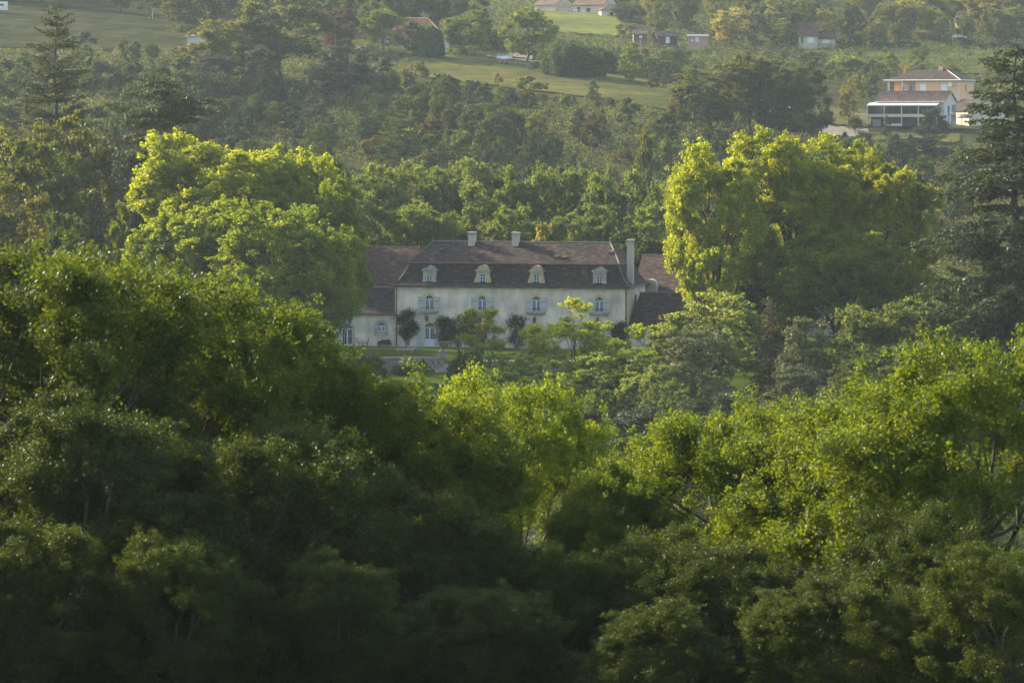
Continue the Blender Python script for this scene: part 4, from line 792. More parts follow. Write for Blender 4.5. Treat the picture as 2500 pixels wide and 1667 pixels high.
# ------------------------------------------------------------------ kinds of trees
G = (.045, .085, .014)
def ov(*a): return a
OAK = [Kind('oak_tree', *broadleaf(s, e, int(nc*1.25), .80, int(nl*1.35), .105, (.32, .55), 1.0, .55, .35, 22, low=-.8, sub=24), OAKLEAF) for s, e, nc, nl in (
    (1, [(0, 0, 5, 4.2, 4.2, 3.8), (0, 0, 9.2, 4.3, 4.3, 4.6), (1.8, .6, 10.6, 2.6, 2.6, 2.8), (-2.1, -.5, 10, 2.4, 2.4, 2.5)], 140, 190000),
    (2, [(.4, 0, 5, 4.4, 4.4, 3.8), (0, 0, 9, 4.6, 4.4, 4.2), (-1.5, .8, 11, 2.6, 2.6, 2.6), (2.6, -.6, 9.4, 2.2, 2.4, 2.6)], 140, 190000),
    (3, [(-.4, 0, 5, 4.2, 4.2, 3.8), (0, 0, 9.5, 4.0, 4.0, 4.4), (.6, .4, 12, 2.1, 2.1, 2.2), (-2.4, .2, 8.8, 2.4, 2.4, 2.5)], 135, 180000))]
PLA = [Kind('plane_tree', *broadleaf(11, [(0, 0, 15, 6.5, 6, 8.5), (-2.5, 0, 19, 4, 4, 4.8), (3.4, 1, 17.5, 3.6, 3.6, 5), (-3.6, -1, 11, 3.5, 3.5, 5), (3.4, -1.5, 10, 3.6, 3.6, 5)], 160, 1.2, 150000, .24, (.5, .3), .95, .75, .35, 22)),
       Kind('plane_tree', *broadleaf(12, [(0, 0, 14, 6, 6, 8), (2.8, 0, 19.5, 3.8, 3.6, 4.2), (-3.2, 1, 17.5, 3.2, 3.6, 5), (4.4, -1, 11, 3.2, 3.5, 5), (-3.8, -1.5, 10, 3.4, 3.6, 4.6)], 155, 1.2, 145000, .24, (.5, .35), .95, .75, .35, 22))]
BRD = [Kind('broadleaf_tree', *broadleaf(20+i, e, nc, r, nl, .30, (.28, .4), .95, .65, .35, 12, low=-.7)) for i, (e, nc, r, nl) in enumerate((
    ([(.2, 0, 4.6, 3.9, 3.9, 3.8), (0, 0, 9.5, 4.6, 4.4, 6), (1.5, 0, 13, 2.6, 2.6, 3.2), (-2, .5, 11, 2.6, 2.6, 3.4)], 90, 1.05, 34000),
    ([(.2, 0, 4.6, 3.9, 3.9, 3.8), (0, 0, 9, 5.2, 5, 5.4), (-1.8, 0, 12.5, 2.6, 2.6, 2.8), (2.6, -.5, 9.5, 2.8, 2.6, 3.4)], 94, 1.0, 34000),
    ([(.2, 0, 4.6, 3.9, 3.9, 3.8), (0, 0, 10, 3.8, 3.8, 6.6), (.5, 0, 15, 2.2, 2.2, 3), (-1.8, 0, 7, 2.8, 2.8, 3)], 84, .98, 28000),
    ([(.2, 0, 4.6, 3.9, 3.9, 3.8), (0, 0, 8.5, 5.8, 5.2, 4.8), (2.2, 0, 11.5, 3, 2.6, 2.4), (-2.6, 0, 11, 2.6, 2.6, 2.6)], 94, 1.08, 34000)))]
SML = [Kind('small_tree', *broadleaf(40+i, e, 22, .9, 6500, .34, (.12, .3), .85, .6, .4, 7, sub=10)) for i, e in enumerate((
    [(0, 0, 3.6, 2.2, 2.2, 2.9)], [(0, 0, 3.2, 2.6, 2.6, 2.4), (.8, 0, 4.8, 1.2, 1.2, 1.4)], [(0, 0, 4.0, 1.6, 1.6, 3.4)]))]
BSH = [Kind('shrub', *broadleaf(50+i, e, 26, .8, 6500, .26, (.07, .2), .85, .6, .35, 5, low=-.2, sub=10)) for i, e in enumerate((
    [(0, 0, 1.3, 2.0, 2.0, 1.6)], [(0, 0, 1.2, 2.4, 2, 1.4), (.8, 0, 2, 1.1, 1.1, 1)]))]
def domeleaves(seed, n, leaf):
    g = np.random.default_rng(seed); v = rdirs(g, n); v[:, 2] = np.abs(v[:, 2]); az = np.arctan2(v[:, 1], v[:, 0])
    r_ = (1+.05*np.sin(az*3+1)+.04*np.sin(az*7+v[:, 2]*6)+.03*np.sin(v[:, 2]*11+az*2))*np.where(g.random(n) < .7, g.uniform(.93, 1.05, n), g.uniform(.6, .95, n))
    flat_ = np.sign(v)*np.abs(v)**.8; p = flat_*r_[:, None]*np.array([3, 3, 5.2]); L = leaf*g.uniform(.6, 1.3, n)
    V, Qd = leafquads(p, nrm(rdirs(g, n)+v*.4+[0, 0, .5]), nrm(v+rdirs(g, n)*.6), L, L*.55); return (V, Qd, g.random(n))
_g = np.random.default_rng(3)
DOM = Kind('clipped_laurel', domeleaves(61, 30000, .30), tubes([limb(_g, (0, 0, -.3), (_g.uniform(-1.5, 1.5), _g.uniform(-1.5, 1.5), 3.6), .12, .03, .05, 4) for _ in range(6)], 5))
LOC = [Kind('locust_tree', *broadleaf(70+i, e, int(nc*1.3), .9, nl*2, .21, (.15, .25), .6, .45, .35, 26, droop=.3, sub=14)) for i, (e, nc, nl) in enumerate((
    ([(0, 0, 9.5, 1.9, 1.9, 3.0), (-.8, 0, 7, 3.8, 3.4, 2.4), (.6, 0, 4.4, 4.4, 3.8, 2.2)], 46, 24000),
    ([(0, 0, 7.4, 2.6, 2.6, 3.4), (.4, 0, 4, 3.4, 3.2, 2.4)], 34, 17000)))]
PIN = [Kind('pine_tree', *broadleaf(80+i, e, nc, 1.0, nl, .34, (.22, .3), 1.0, .28, .45, 20, sub=14, low=-.7), NEEDLE) for i, (e, nc, nl) in enumerate((
    ([(0, 0, 11, 1.8, 1.8, 2.6), (0, 0, 8, 3.2, 3.2, 2.6), (0, 0, 5.2, 4.0, 4, 2.2)], 60, 34000),
    ([(0, 0, 9.5, 2.2, 2.2, 3.0), (.4, 0, 6, 3.0, 3.0, 3)], 44, 26000)))]
CON = [Kind('conifer', *broadleaf(90, [(0, 0, 7.6, .8, .8, 1.6), (0, 0, 5.6, 1.5, 1.5, 2.0), (0, 0, 3.2, 2.1, 2.1, 2.2)], 44, .75, 12000, .34, (.14, .2), .8, .3, .3, 10, sub=9, low=-.7), NEEDLE)]
ATL = Kind('cedar_tree', *conifer(100, 30, lambda t: 7.6*(1-t)**.62+.35, 150, 19, .0, .40, .06, .42, (.40, .13), .42, .12, 1.2, .35), NEEDLE)
LEB = Kind('cedar_tree', *conifer(101, 22, lambda t: (7.5*(1-t**3)+4.6)*(.75+.25*math.sin(t*31)), 190, 14, .16, .12, .14, .55, (.40, .15), .40, .16, 1.3, .12), NEEDLE)
BIG = Kind('cedar_tree', *conifer(102, 34, lambda t: 8.6*(1-t)**.42*(.8+.2*math.sin(t*40))+.4, 150, 24, -.05, .35, .22, .6, (.40, .14), .44, .12, 1.5, .7), NEEDLE)
SPR = Kind('spruce_tree', *conifer(103, 18, lambda t: 3.6*(1-t)**.8+.2, 150, 26, -.1, .1, .22, .25, (.36, .12), .42, .06, 1.0, .7), NEEDLE)
LAY = Kind('layered_conifer', *conifer(104, 12, lambda t: 4.6*(1-t)**.75+.2, 60, 11, .18, .4, -.02, .22, (.36, .15), .4, .08, 1.2, .1), NEEDLE)
# ------------------------------------------------------------------ foreground oaks
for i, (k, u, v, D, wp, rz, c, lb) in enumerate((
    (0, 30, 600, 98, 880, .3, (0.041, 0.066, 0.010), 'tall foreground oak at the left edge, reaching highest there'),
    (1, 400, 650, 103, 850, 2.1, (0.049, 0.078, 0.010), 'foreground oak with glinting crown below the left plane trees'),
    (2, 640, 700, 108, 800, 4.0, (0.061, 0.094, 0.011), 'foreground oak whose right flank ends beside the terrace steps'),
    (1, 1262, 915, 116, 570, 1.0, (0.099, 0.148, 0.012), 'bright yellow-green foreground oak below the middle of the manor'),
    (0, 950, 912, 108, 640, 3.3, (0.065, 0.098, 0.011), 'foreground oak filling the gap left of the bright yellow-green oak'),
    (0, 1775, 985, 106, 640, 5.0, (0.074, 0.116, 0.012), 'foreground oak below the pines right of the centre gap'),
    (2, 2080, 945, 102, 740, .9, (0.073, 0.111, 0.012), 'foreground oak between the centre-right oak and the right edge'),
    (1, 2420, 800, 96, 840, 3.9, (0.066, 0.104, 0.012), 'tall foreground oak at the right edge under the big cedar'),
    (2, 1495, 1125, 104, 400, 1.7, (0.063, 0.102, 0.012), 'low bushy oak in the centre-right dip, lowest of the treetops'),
    (2, 220, 960, 90, 700, 2.6, (0.024, 0.041, 0.007), 'shadowy oak in the bottom left corner'),  # shadowy oaks: shade at the bottom is put into darker leaf colours
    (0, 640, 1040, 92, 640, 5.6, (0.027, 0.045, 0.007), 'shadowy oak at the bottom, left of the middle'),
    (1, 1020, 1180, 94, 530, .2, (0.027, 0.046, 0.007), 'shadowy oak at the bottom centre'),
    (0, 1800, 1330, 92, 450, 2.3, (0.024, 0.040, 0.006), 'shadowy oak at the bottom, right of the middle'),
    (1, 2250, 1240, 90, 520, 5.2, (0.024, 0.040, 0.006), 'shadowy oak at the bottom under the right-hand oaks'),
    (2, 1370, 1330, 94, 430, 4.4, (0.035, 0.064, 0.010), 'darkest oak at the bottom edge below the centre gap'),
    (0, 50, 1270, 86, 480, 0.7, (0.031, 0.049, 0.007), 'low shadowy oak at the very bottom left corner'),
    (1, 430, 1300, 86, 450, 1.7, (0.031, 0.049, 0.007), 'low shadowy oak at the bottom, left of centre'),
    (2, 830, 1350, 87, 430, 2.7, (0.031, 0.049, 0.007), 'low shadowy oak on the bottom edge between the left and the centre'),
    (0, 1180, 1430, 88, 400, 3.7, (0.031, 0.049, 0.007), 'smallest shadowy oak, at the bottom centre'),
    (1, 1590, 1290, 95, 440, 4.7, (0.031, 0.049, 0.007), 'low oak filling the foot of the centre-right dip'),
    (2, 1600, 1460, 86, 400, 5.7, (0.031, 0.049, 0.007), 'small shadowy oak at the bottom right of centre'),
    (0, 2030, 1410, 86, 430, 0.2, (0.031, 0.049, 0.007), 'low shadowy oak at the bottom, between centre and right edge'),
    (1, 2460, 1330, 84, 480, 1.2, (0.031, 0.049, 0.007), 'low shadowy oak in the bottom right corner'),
    (0, -480, 560, 108, 900, 1.1, (0.030, 0.053, 0.009), 'unseen oak added just outside the left edge for shade'),  # unseen oaks added left of the frame to darken the near slope
    (1, -620, 900, 92, 900, 2.1, (0.030, 0.053, 0.009), 'nearer unseen oak added just outside the left edge for shade'),
    (2, -1150, 480, 118, 1000, 3.1, (0.030, 0.053, 0.009), 'unseen oak added farther outside the left edge for shade'))):
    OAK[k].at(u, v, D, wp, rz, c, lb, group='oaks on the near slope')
# ------------------------------------------------------------------ plane trees beside the manor
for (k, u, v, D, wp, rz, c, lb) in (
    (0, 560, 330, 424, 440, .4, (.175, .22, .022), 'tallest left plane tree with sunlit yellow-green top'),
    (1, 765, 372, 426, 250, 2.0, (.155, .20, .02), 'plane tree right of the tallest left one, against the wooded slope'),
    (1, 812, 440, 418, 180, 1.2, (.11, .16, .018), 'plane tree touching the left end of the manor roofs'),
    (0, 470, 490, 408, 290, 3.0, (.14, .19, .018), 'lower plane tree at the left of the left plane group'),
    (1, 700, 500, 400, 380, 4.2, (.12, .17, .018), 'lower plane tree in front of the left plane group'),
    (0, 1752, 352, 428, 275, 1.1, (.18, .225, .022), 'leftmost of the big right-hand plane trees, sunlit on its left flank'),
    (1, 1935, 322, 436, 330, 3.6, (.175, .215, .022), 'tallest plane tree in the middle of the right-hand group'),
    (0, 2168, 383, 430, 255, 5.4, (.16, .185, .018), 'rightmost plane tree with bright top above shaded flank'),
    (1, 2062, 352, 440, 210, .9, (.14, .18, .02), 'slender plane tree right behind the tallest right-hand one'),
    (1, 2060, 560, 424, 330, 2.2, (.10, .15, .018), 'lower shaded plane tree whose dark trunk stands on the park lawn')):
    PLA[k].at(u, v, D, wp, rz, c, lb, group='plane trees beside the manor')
e = empty('old_plane_tree', (X(2046, 431), 431, 0), label='old plane tree whose stout dark trunk stands on the sunlit park lawn', cat='tree')
V_, Q_ = tubes([([(0, 0, -.3), (.05, 0, .6), (0, 0, 3), (-.1, 0, 7), (.3, 0, 12)], [.62, .42, .36, .36, .3])], 10); link('trunk', qmesh('trunk', V_, Q_, [BARK], smooth=np.ones(len(Q_))), e)
V_, Q_ = tubes([([(-.1, 0, 6.5), (-1, 0, 9), (-1.6, 0, 12)], [.2, .16, .08]), ([(.1, 0, 6), (1.4, 0, 8), (2.6, 0, 11)], [.2, .15, .08])], 8); link('limb', qmesh('limb', V_, Q_, [BARK]), e)
# ------------------------------------------------------------------ park trees on the left
CHN = (.15, .085, .022)
for (u, v, D, wp, lb) in ((770, 378, 466, 190, 'tall tree added behind the right of the left plane group as roof shade'), (690, 372, 472, 190, 'tall tree added unseen behind the left plane group as roof shade')): BRD[0].at(u, v, D, wp, .4, (.05, .07, .02), lb)  # trees added behind the planes to cast shade on the manor roof
for (K, u, v, D, wp, rz, c, lb) in (
    (ATL, 140, 18, 500, 285, .3, (.075, .085, .026), 'tall pyramidal cedar with tiered branches at the upper left'),
    (ATL, -55, 120, 482, 230, 2.3, (.055, .065, .022), 'cedar cut off by the left edge behind the chestnuts'),
    (LEB, 392, 190, 486, 360, 1.0, (.070, .085, .026), 'flat-topped spreading cedar right of the tall pyramidal cedar'),
    (BRD[3], 130, 285, 462, 330, .5, (.060, .072, .018), 'horse chestnut with rusty orange top below the tall cedar'),
    (BRD[1], 60, 345, 446, 340, 2.5, (.055, .074, .016), 'olive-brown chestnut in the middle of the left edge'),
    (BRD[0], 30, 440, 430, 270, 4.0, (.064, .070, .018), 'lowest rusty chestnut at the left edge'),
    (SPR, 290, 352, 452, 130, 0, (.05, .06, .024), 'weeping spruce between the chestnuts and the left plane trees'),
    (SPR, 238, 470, 436, 180, 1.3, (.035, .045, .020), 'dark drooping spruce below the weeping spruce'),
    (SPR, 345, 420, 440, 150, 2.3, (.036, .046, .020), 'shaded spruce against the left flank of the plane trees'),
    (BRD[2], 292, 495, 428, 80, 1.0, (.085, .12, .018), 'slim light-green maple in front of the dark spruces'),
    (BRD[1], 160, 520, 420, 200, 2.0, (.035, .055, .018), 'shaded dark tree just above the foreground oaks on the left'),
    (BRD[0], 420, 590, 405, 260, 3.0, (.05, .09, .018), 'shaded tree under the left plane group')):
    K.at(u, v, D, wp, rz, c, lb)
e = empty('dead_tree', (X(268, 470), 470, gz(X(268, 470), 470)), label='bare dead trunk left of the flat-topped cedar', cat='dead tree')
h_ = Zv(262, 470)-e.location.z; g = np.random.default_rng(5); tb = [limb(g, (0, 0, 0), (.2, 0, h_), .35, .08, .02, 6)]
for k in range(7): z_ = h_*(.55+.4*k/7); a = g.uniform(0, 6.28); tb.append(limb(g, (.1, 0, z_), (math.cos(a)*2.2, math.sin(a)*1.5, z_+.9), .09, .02, .06, 4))
V_, Q_ = tubes(tb, 7); link('trunk', qmesh('trunk', V_, Q_, [BARK]), e)
# ------------------------------------------------------------------ belt of trees behind the manor
BG = (.082, .118, .040)
for i, (k, u, v, D, wp, lb) in enumerate((
    (0, 858, 425, 520, 150, 'first tree of the belt, right beside the left plane trees'), (1, 930, 402, 525, 150, 'rounded tree second from the left in the belt behind the manor'),
    (3, 1012, 396, 532, 140, 'broad tree third from the left in the belt behind the manor'), (0, 1092, 402, 530, 130, 'dark-hearted tree behind the left chimney'),
    (1, 1178, 390, 536, 170, 'highest tree of the belt, above the two roof chimneys'), (2, 1250, 408, 530, 110, 'narrow tree right of the highest belt tree'),
    (3, 1340, 400, 534, 160, 'broad tree in the belt above the third dormer'), (0, 1405, 408, 536, 120, 'tree of the belt above the right hip of the roof'),
    (1, 1475, 425, 528, 130, 'tree of the belt left of the ivy-clad trunk'), (2, 1555, 418, 530, 110, 'tree of the belt behind the ivy-clad trunk'), (0, 1625, 440, 526, 110, 'last tree of the belt beside the right plane trees'),
    (1, 900, 470, 500, 170, 'lower tree with pale limbs behind the left rear roof'), (3, 1020, 488, 498, 170, 'shaded lower tree above the left hip of the roof'),
    (2, 1172, 450, 505, 140, 'tall lit tree standing between the two roof chimneys'), (0, 1260, 500, 500, 130, 'shaded tree between the chimneys and the pale small tree'),
    (3, 1375, 520, 498, 150, 'low tree along the ridge left of the ivy-clad trunk'), (1, 1455, 500, 502, 140, 'green tree just left of the ivy-clad trunk'), (0, 1600, 500, 504, 150, 'shaded tree behind the tall side chimney'),
    (1, 1100, 520, 494, 110, 'bushy tree directly behind the left chimney'), (2, 1210, 520, 492, 70, 'bushy tree just right of the right roof chimney'))):
    j = .9+.25*((i*37 % 10)/10); BRD[k].at(u, v, D, wp*1.08, i*1.7, (BG[0]*j, BG[1]*j, BG[2]), lb, group='belt of trees behind the manor')
SML[1].at(1312, 546, 492, 85, 0, (.16, .16, .05), 'small pale yellow tree peeping over the roof ridge')
SPR.at(1540, 472, 500, 90, 0, (.028, .048, .018), 'dark ivy-clad trunk rising behind the right end of the roof', name='ivy_clad_tree')
BRD[0].at(1545, 560, 488, 150, 2.2, (.03, .05, .022), 'dark tree right behind the tall side chimney')
BRD[1].at(1630, 560, 486, 130, 3.2, (.03, .05, .022), 'dark tree behind the right rear roof')
# ------------------------------------------------------------------ trees in the hollow before the manor
LG = (.115, .150, .020)
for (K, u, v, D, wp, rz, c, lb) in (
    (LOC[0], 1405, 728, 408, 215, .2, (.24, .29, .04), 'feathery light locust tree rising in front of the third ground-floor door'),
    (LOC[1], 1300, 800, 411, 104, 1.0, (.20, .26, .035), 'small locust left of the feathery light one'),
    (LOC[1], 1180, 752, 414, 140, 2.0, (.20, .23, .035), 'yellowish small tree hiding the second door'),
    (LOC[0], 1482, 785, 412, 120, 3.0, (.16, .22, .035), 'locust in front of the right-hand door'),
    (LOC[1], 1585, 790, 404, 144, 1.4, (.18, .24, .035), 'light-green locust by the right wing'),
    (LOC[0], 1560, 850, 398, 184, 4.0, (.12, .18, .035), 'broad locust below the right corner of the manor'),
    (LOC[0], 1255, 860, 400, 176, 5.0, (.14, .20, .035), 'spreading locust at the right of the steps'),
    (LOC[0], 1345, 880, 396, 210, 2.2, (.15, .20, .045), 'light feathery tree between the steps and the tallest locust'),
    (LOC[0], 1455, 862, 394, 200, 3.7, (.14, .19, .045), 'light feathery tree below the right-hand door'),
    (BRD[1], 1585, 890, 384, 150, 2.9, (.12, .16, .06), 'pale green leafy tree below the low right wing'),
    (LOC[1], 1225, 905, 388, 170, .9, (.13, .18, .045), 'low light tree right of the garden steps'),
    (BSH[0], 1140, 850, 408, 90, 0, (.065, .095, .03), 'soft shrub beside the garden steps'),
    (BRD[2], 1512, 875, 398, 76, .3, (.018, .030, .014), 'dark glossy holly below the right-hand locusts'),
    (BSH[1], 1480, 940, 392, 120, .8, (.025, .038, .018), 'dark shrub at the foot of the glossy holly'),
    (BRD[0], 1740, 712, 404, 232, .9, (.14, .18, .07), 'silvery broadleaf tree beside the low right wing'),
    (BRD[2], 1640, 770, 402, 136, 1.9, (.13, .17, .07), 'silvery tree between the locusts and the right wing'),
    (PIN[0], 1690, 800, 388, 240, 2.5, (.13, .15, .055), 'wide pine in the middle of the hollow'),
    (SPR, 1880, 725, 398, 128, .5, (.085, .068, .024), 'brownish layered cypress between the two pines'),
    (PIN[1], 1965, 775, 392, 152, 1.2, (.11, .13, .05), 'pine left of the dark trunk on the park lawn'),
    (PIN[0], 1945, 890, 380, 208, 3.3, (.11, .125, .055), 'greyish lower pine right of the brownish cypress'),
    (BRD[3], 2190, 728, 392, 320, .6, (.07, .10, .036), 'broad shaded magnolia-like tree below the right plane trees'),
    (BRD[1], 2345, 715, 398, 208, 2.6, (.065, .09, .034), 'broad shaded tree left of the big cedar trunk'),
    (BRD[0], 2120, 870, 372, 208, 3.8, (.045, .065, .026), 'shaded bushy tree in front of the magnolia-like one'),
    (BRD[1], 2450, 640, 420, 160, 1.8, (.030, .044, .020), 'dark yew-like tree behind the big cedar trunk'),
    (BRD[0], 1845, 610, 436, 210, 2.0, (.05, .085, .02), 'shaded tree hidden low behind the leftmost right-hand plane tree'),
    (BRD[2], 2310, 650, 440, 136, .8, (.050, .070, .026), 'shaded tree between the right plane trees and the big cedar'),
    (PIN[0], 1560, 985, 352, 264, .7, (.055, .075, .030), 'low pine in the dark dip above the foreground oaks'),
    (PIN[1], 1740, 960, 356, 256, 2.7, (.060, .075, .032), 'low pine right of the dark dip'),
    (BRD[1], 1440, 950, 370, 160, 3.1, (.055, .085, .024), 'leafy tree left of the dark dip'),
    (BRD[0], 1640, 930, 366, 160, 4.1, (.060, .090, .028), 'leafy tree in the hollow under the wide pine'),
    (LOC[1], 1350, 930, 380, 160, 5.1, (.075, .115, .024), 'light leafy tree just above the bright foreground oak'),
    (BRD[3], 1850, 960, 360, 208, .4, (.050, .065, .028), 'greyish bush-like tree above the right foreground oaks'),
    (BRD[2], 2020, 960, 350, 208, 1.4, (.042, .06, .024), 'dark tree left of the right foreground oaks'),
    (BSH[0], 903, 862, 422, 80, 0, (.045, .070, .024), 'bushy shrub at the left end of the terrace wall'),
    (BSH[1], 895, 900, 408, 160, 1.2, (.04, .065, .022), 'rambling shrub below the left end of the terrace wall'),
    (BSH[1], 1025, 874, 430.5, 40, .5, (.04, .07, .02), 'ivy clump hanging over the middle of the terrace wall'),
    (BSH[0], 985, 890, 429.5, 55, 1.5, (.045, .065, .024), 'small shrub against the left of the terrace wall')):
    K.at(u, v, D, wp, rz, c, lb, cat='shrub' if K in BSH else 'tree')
BIG.at(2478, 122, 392, 470, 2.0, (.045, .062, .02), 'huge dark cedar with bare straight trunk at the right edge')
# ------------------------------------------------------------------ climbers on the facade
def climber(s, z0, z1, w_, seed, c, lb, n=2600, dens=1):
    g = np.random.default_rng(seed); e = empty('climbing_plant', manor_pt(s, -.12, .0), PHI, label=lb, cat='climbing plant'); e.color = (*c, 1)
    k = 16; cx = g.uniform(-.5, .5, k)*w_; cz = z0+(z1-z0)*g.random(k)**.8; cx *= (1-.15*(cz-z0)/(z1-z0)); i = g.integers(0, k, n); P = np.stack([cx[i]+g.normal(size=n)*w_*.16, -abs(g.normal(size=n))*.16-.02, cz[i]+g.normal(size=n)*.28], 1)
    P[:, 2] = np.maximum(P[:, 2], .15); V, Qd = leafquads(P, rdirs(g, n), nrm(rdirs(g, n)+np.array([0, -1, .4])), g.uniform(.12, .26, n), g.uniform(.08, .15, n))
    cr = link('foliage', qmesh('climber_foliage', V, Qd, [LEAF], var=g.random(n)), e); cr.color = (*c, 1)
    V, Qd = tubes([limb(g, (g.uniform(-.2, .2), -.05, 0), (cx[j], -.06, cz[j]), .035, .01, .03, 5) for j in range(8)], 5); link('stem', qmesh('climber_stem', V, Qd, [BARK]), e)
for a in ((fu(995), .9, 4.0, 2.0, 1, (.045, .060, .026), 'dark climbing rose between the downpipe and the first door', 2600), (fu(1090), .6, 3.3, 2.1, 2, (.065, .080, .04), 'climbing plant right of the first door', 1700), (fu(1122), .8, 3.6, 2.3, 3, (.065, .080, .045), 'thin climbing plant between the first and second doors', 1300),
          (fu(1150), .8, 3.2, 1.4, 4, (.035, .05, .02), 'climbing plant left of the second door', 1500), (fu(1262), .8, 3.7, 1.7, 5, (.065, .080, .045), 'climbing plant right of the second door', 1500), (fu(1516), .6, 3.2, 1.2, 6, (.06, .05, .045), 'brownish climbing plant at the right downpipe', 1500), (fu(1505), 1, 2.6, 1.0, 7, (.045, .05, .035), 'thin climbing plant right of the last door', 900)): climber(*a)
BSH[0].at(940, 828, 452, 34, 0, (.07, .06, .06), 'small flowering bush at the foot of the left wing', cat='shrub', z=.03)
BSH[1].at(2037, 828, 466, 34, 0, (.02, .025, .014), 'dark round bush in front of the chapel', cat='shrub', z=.03)
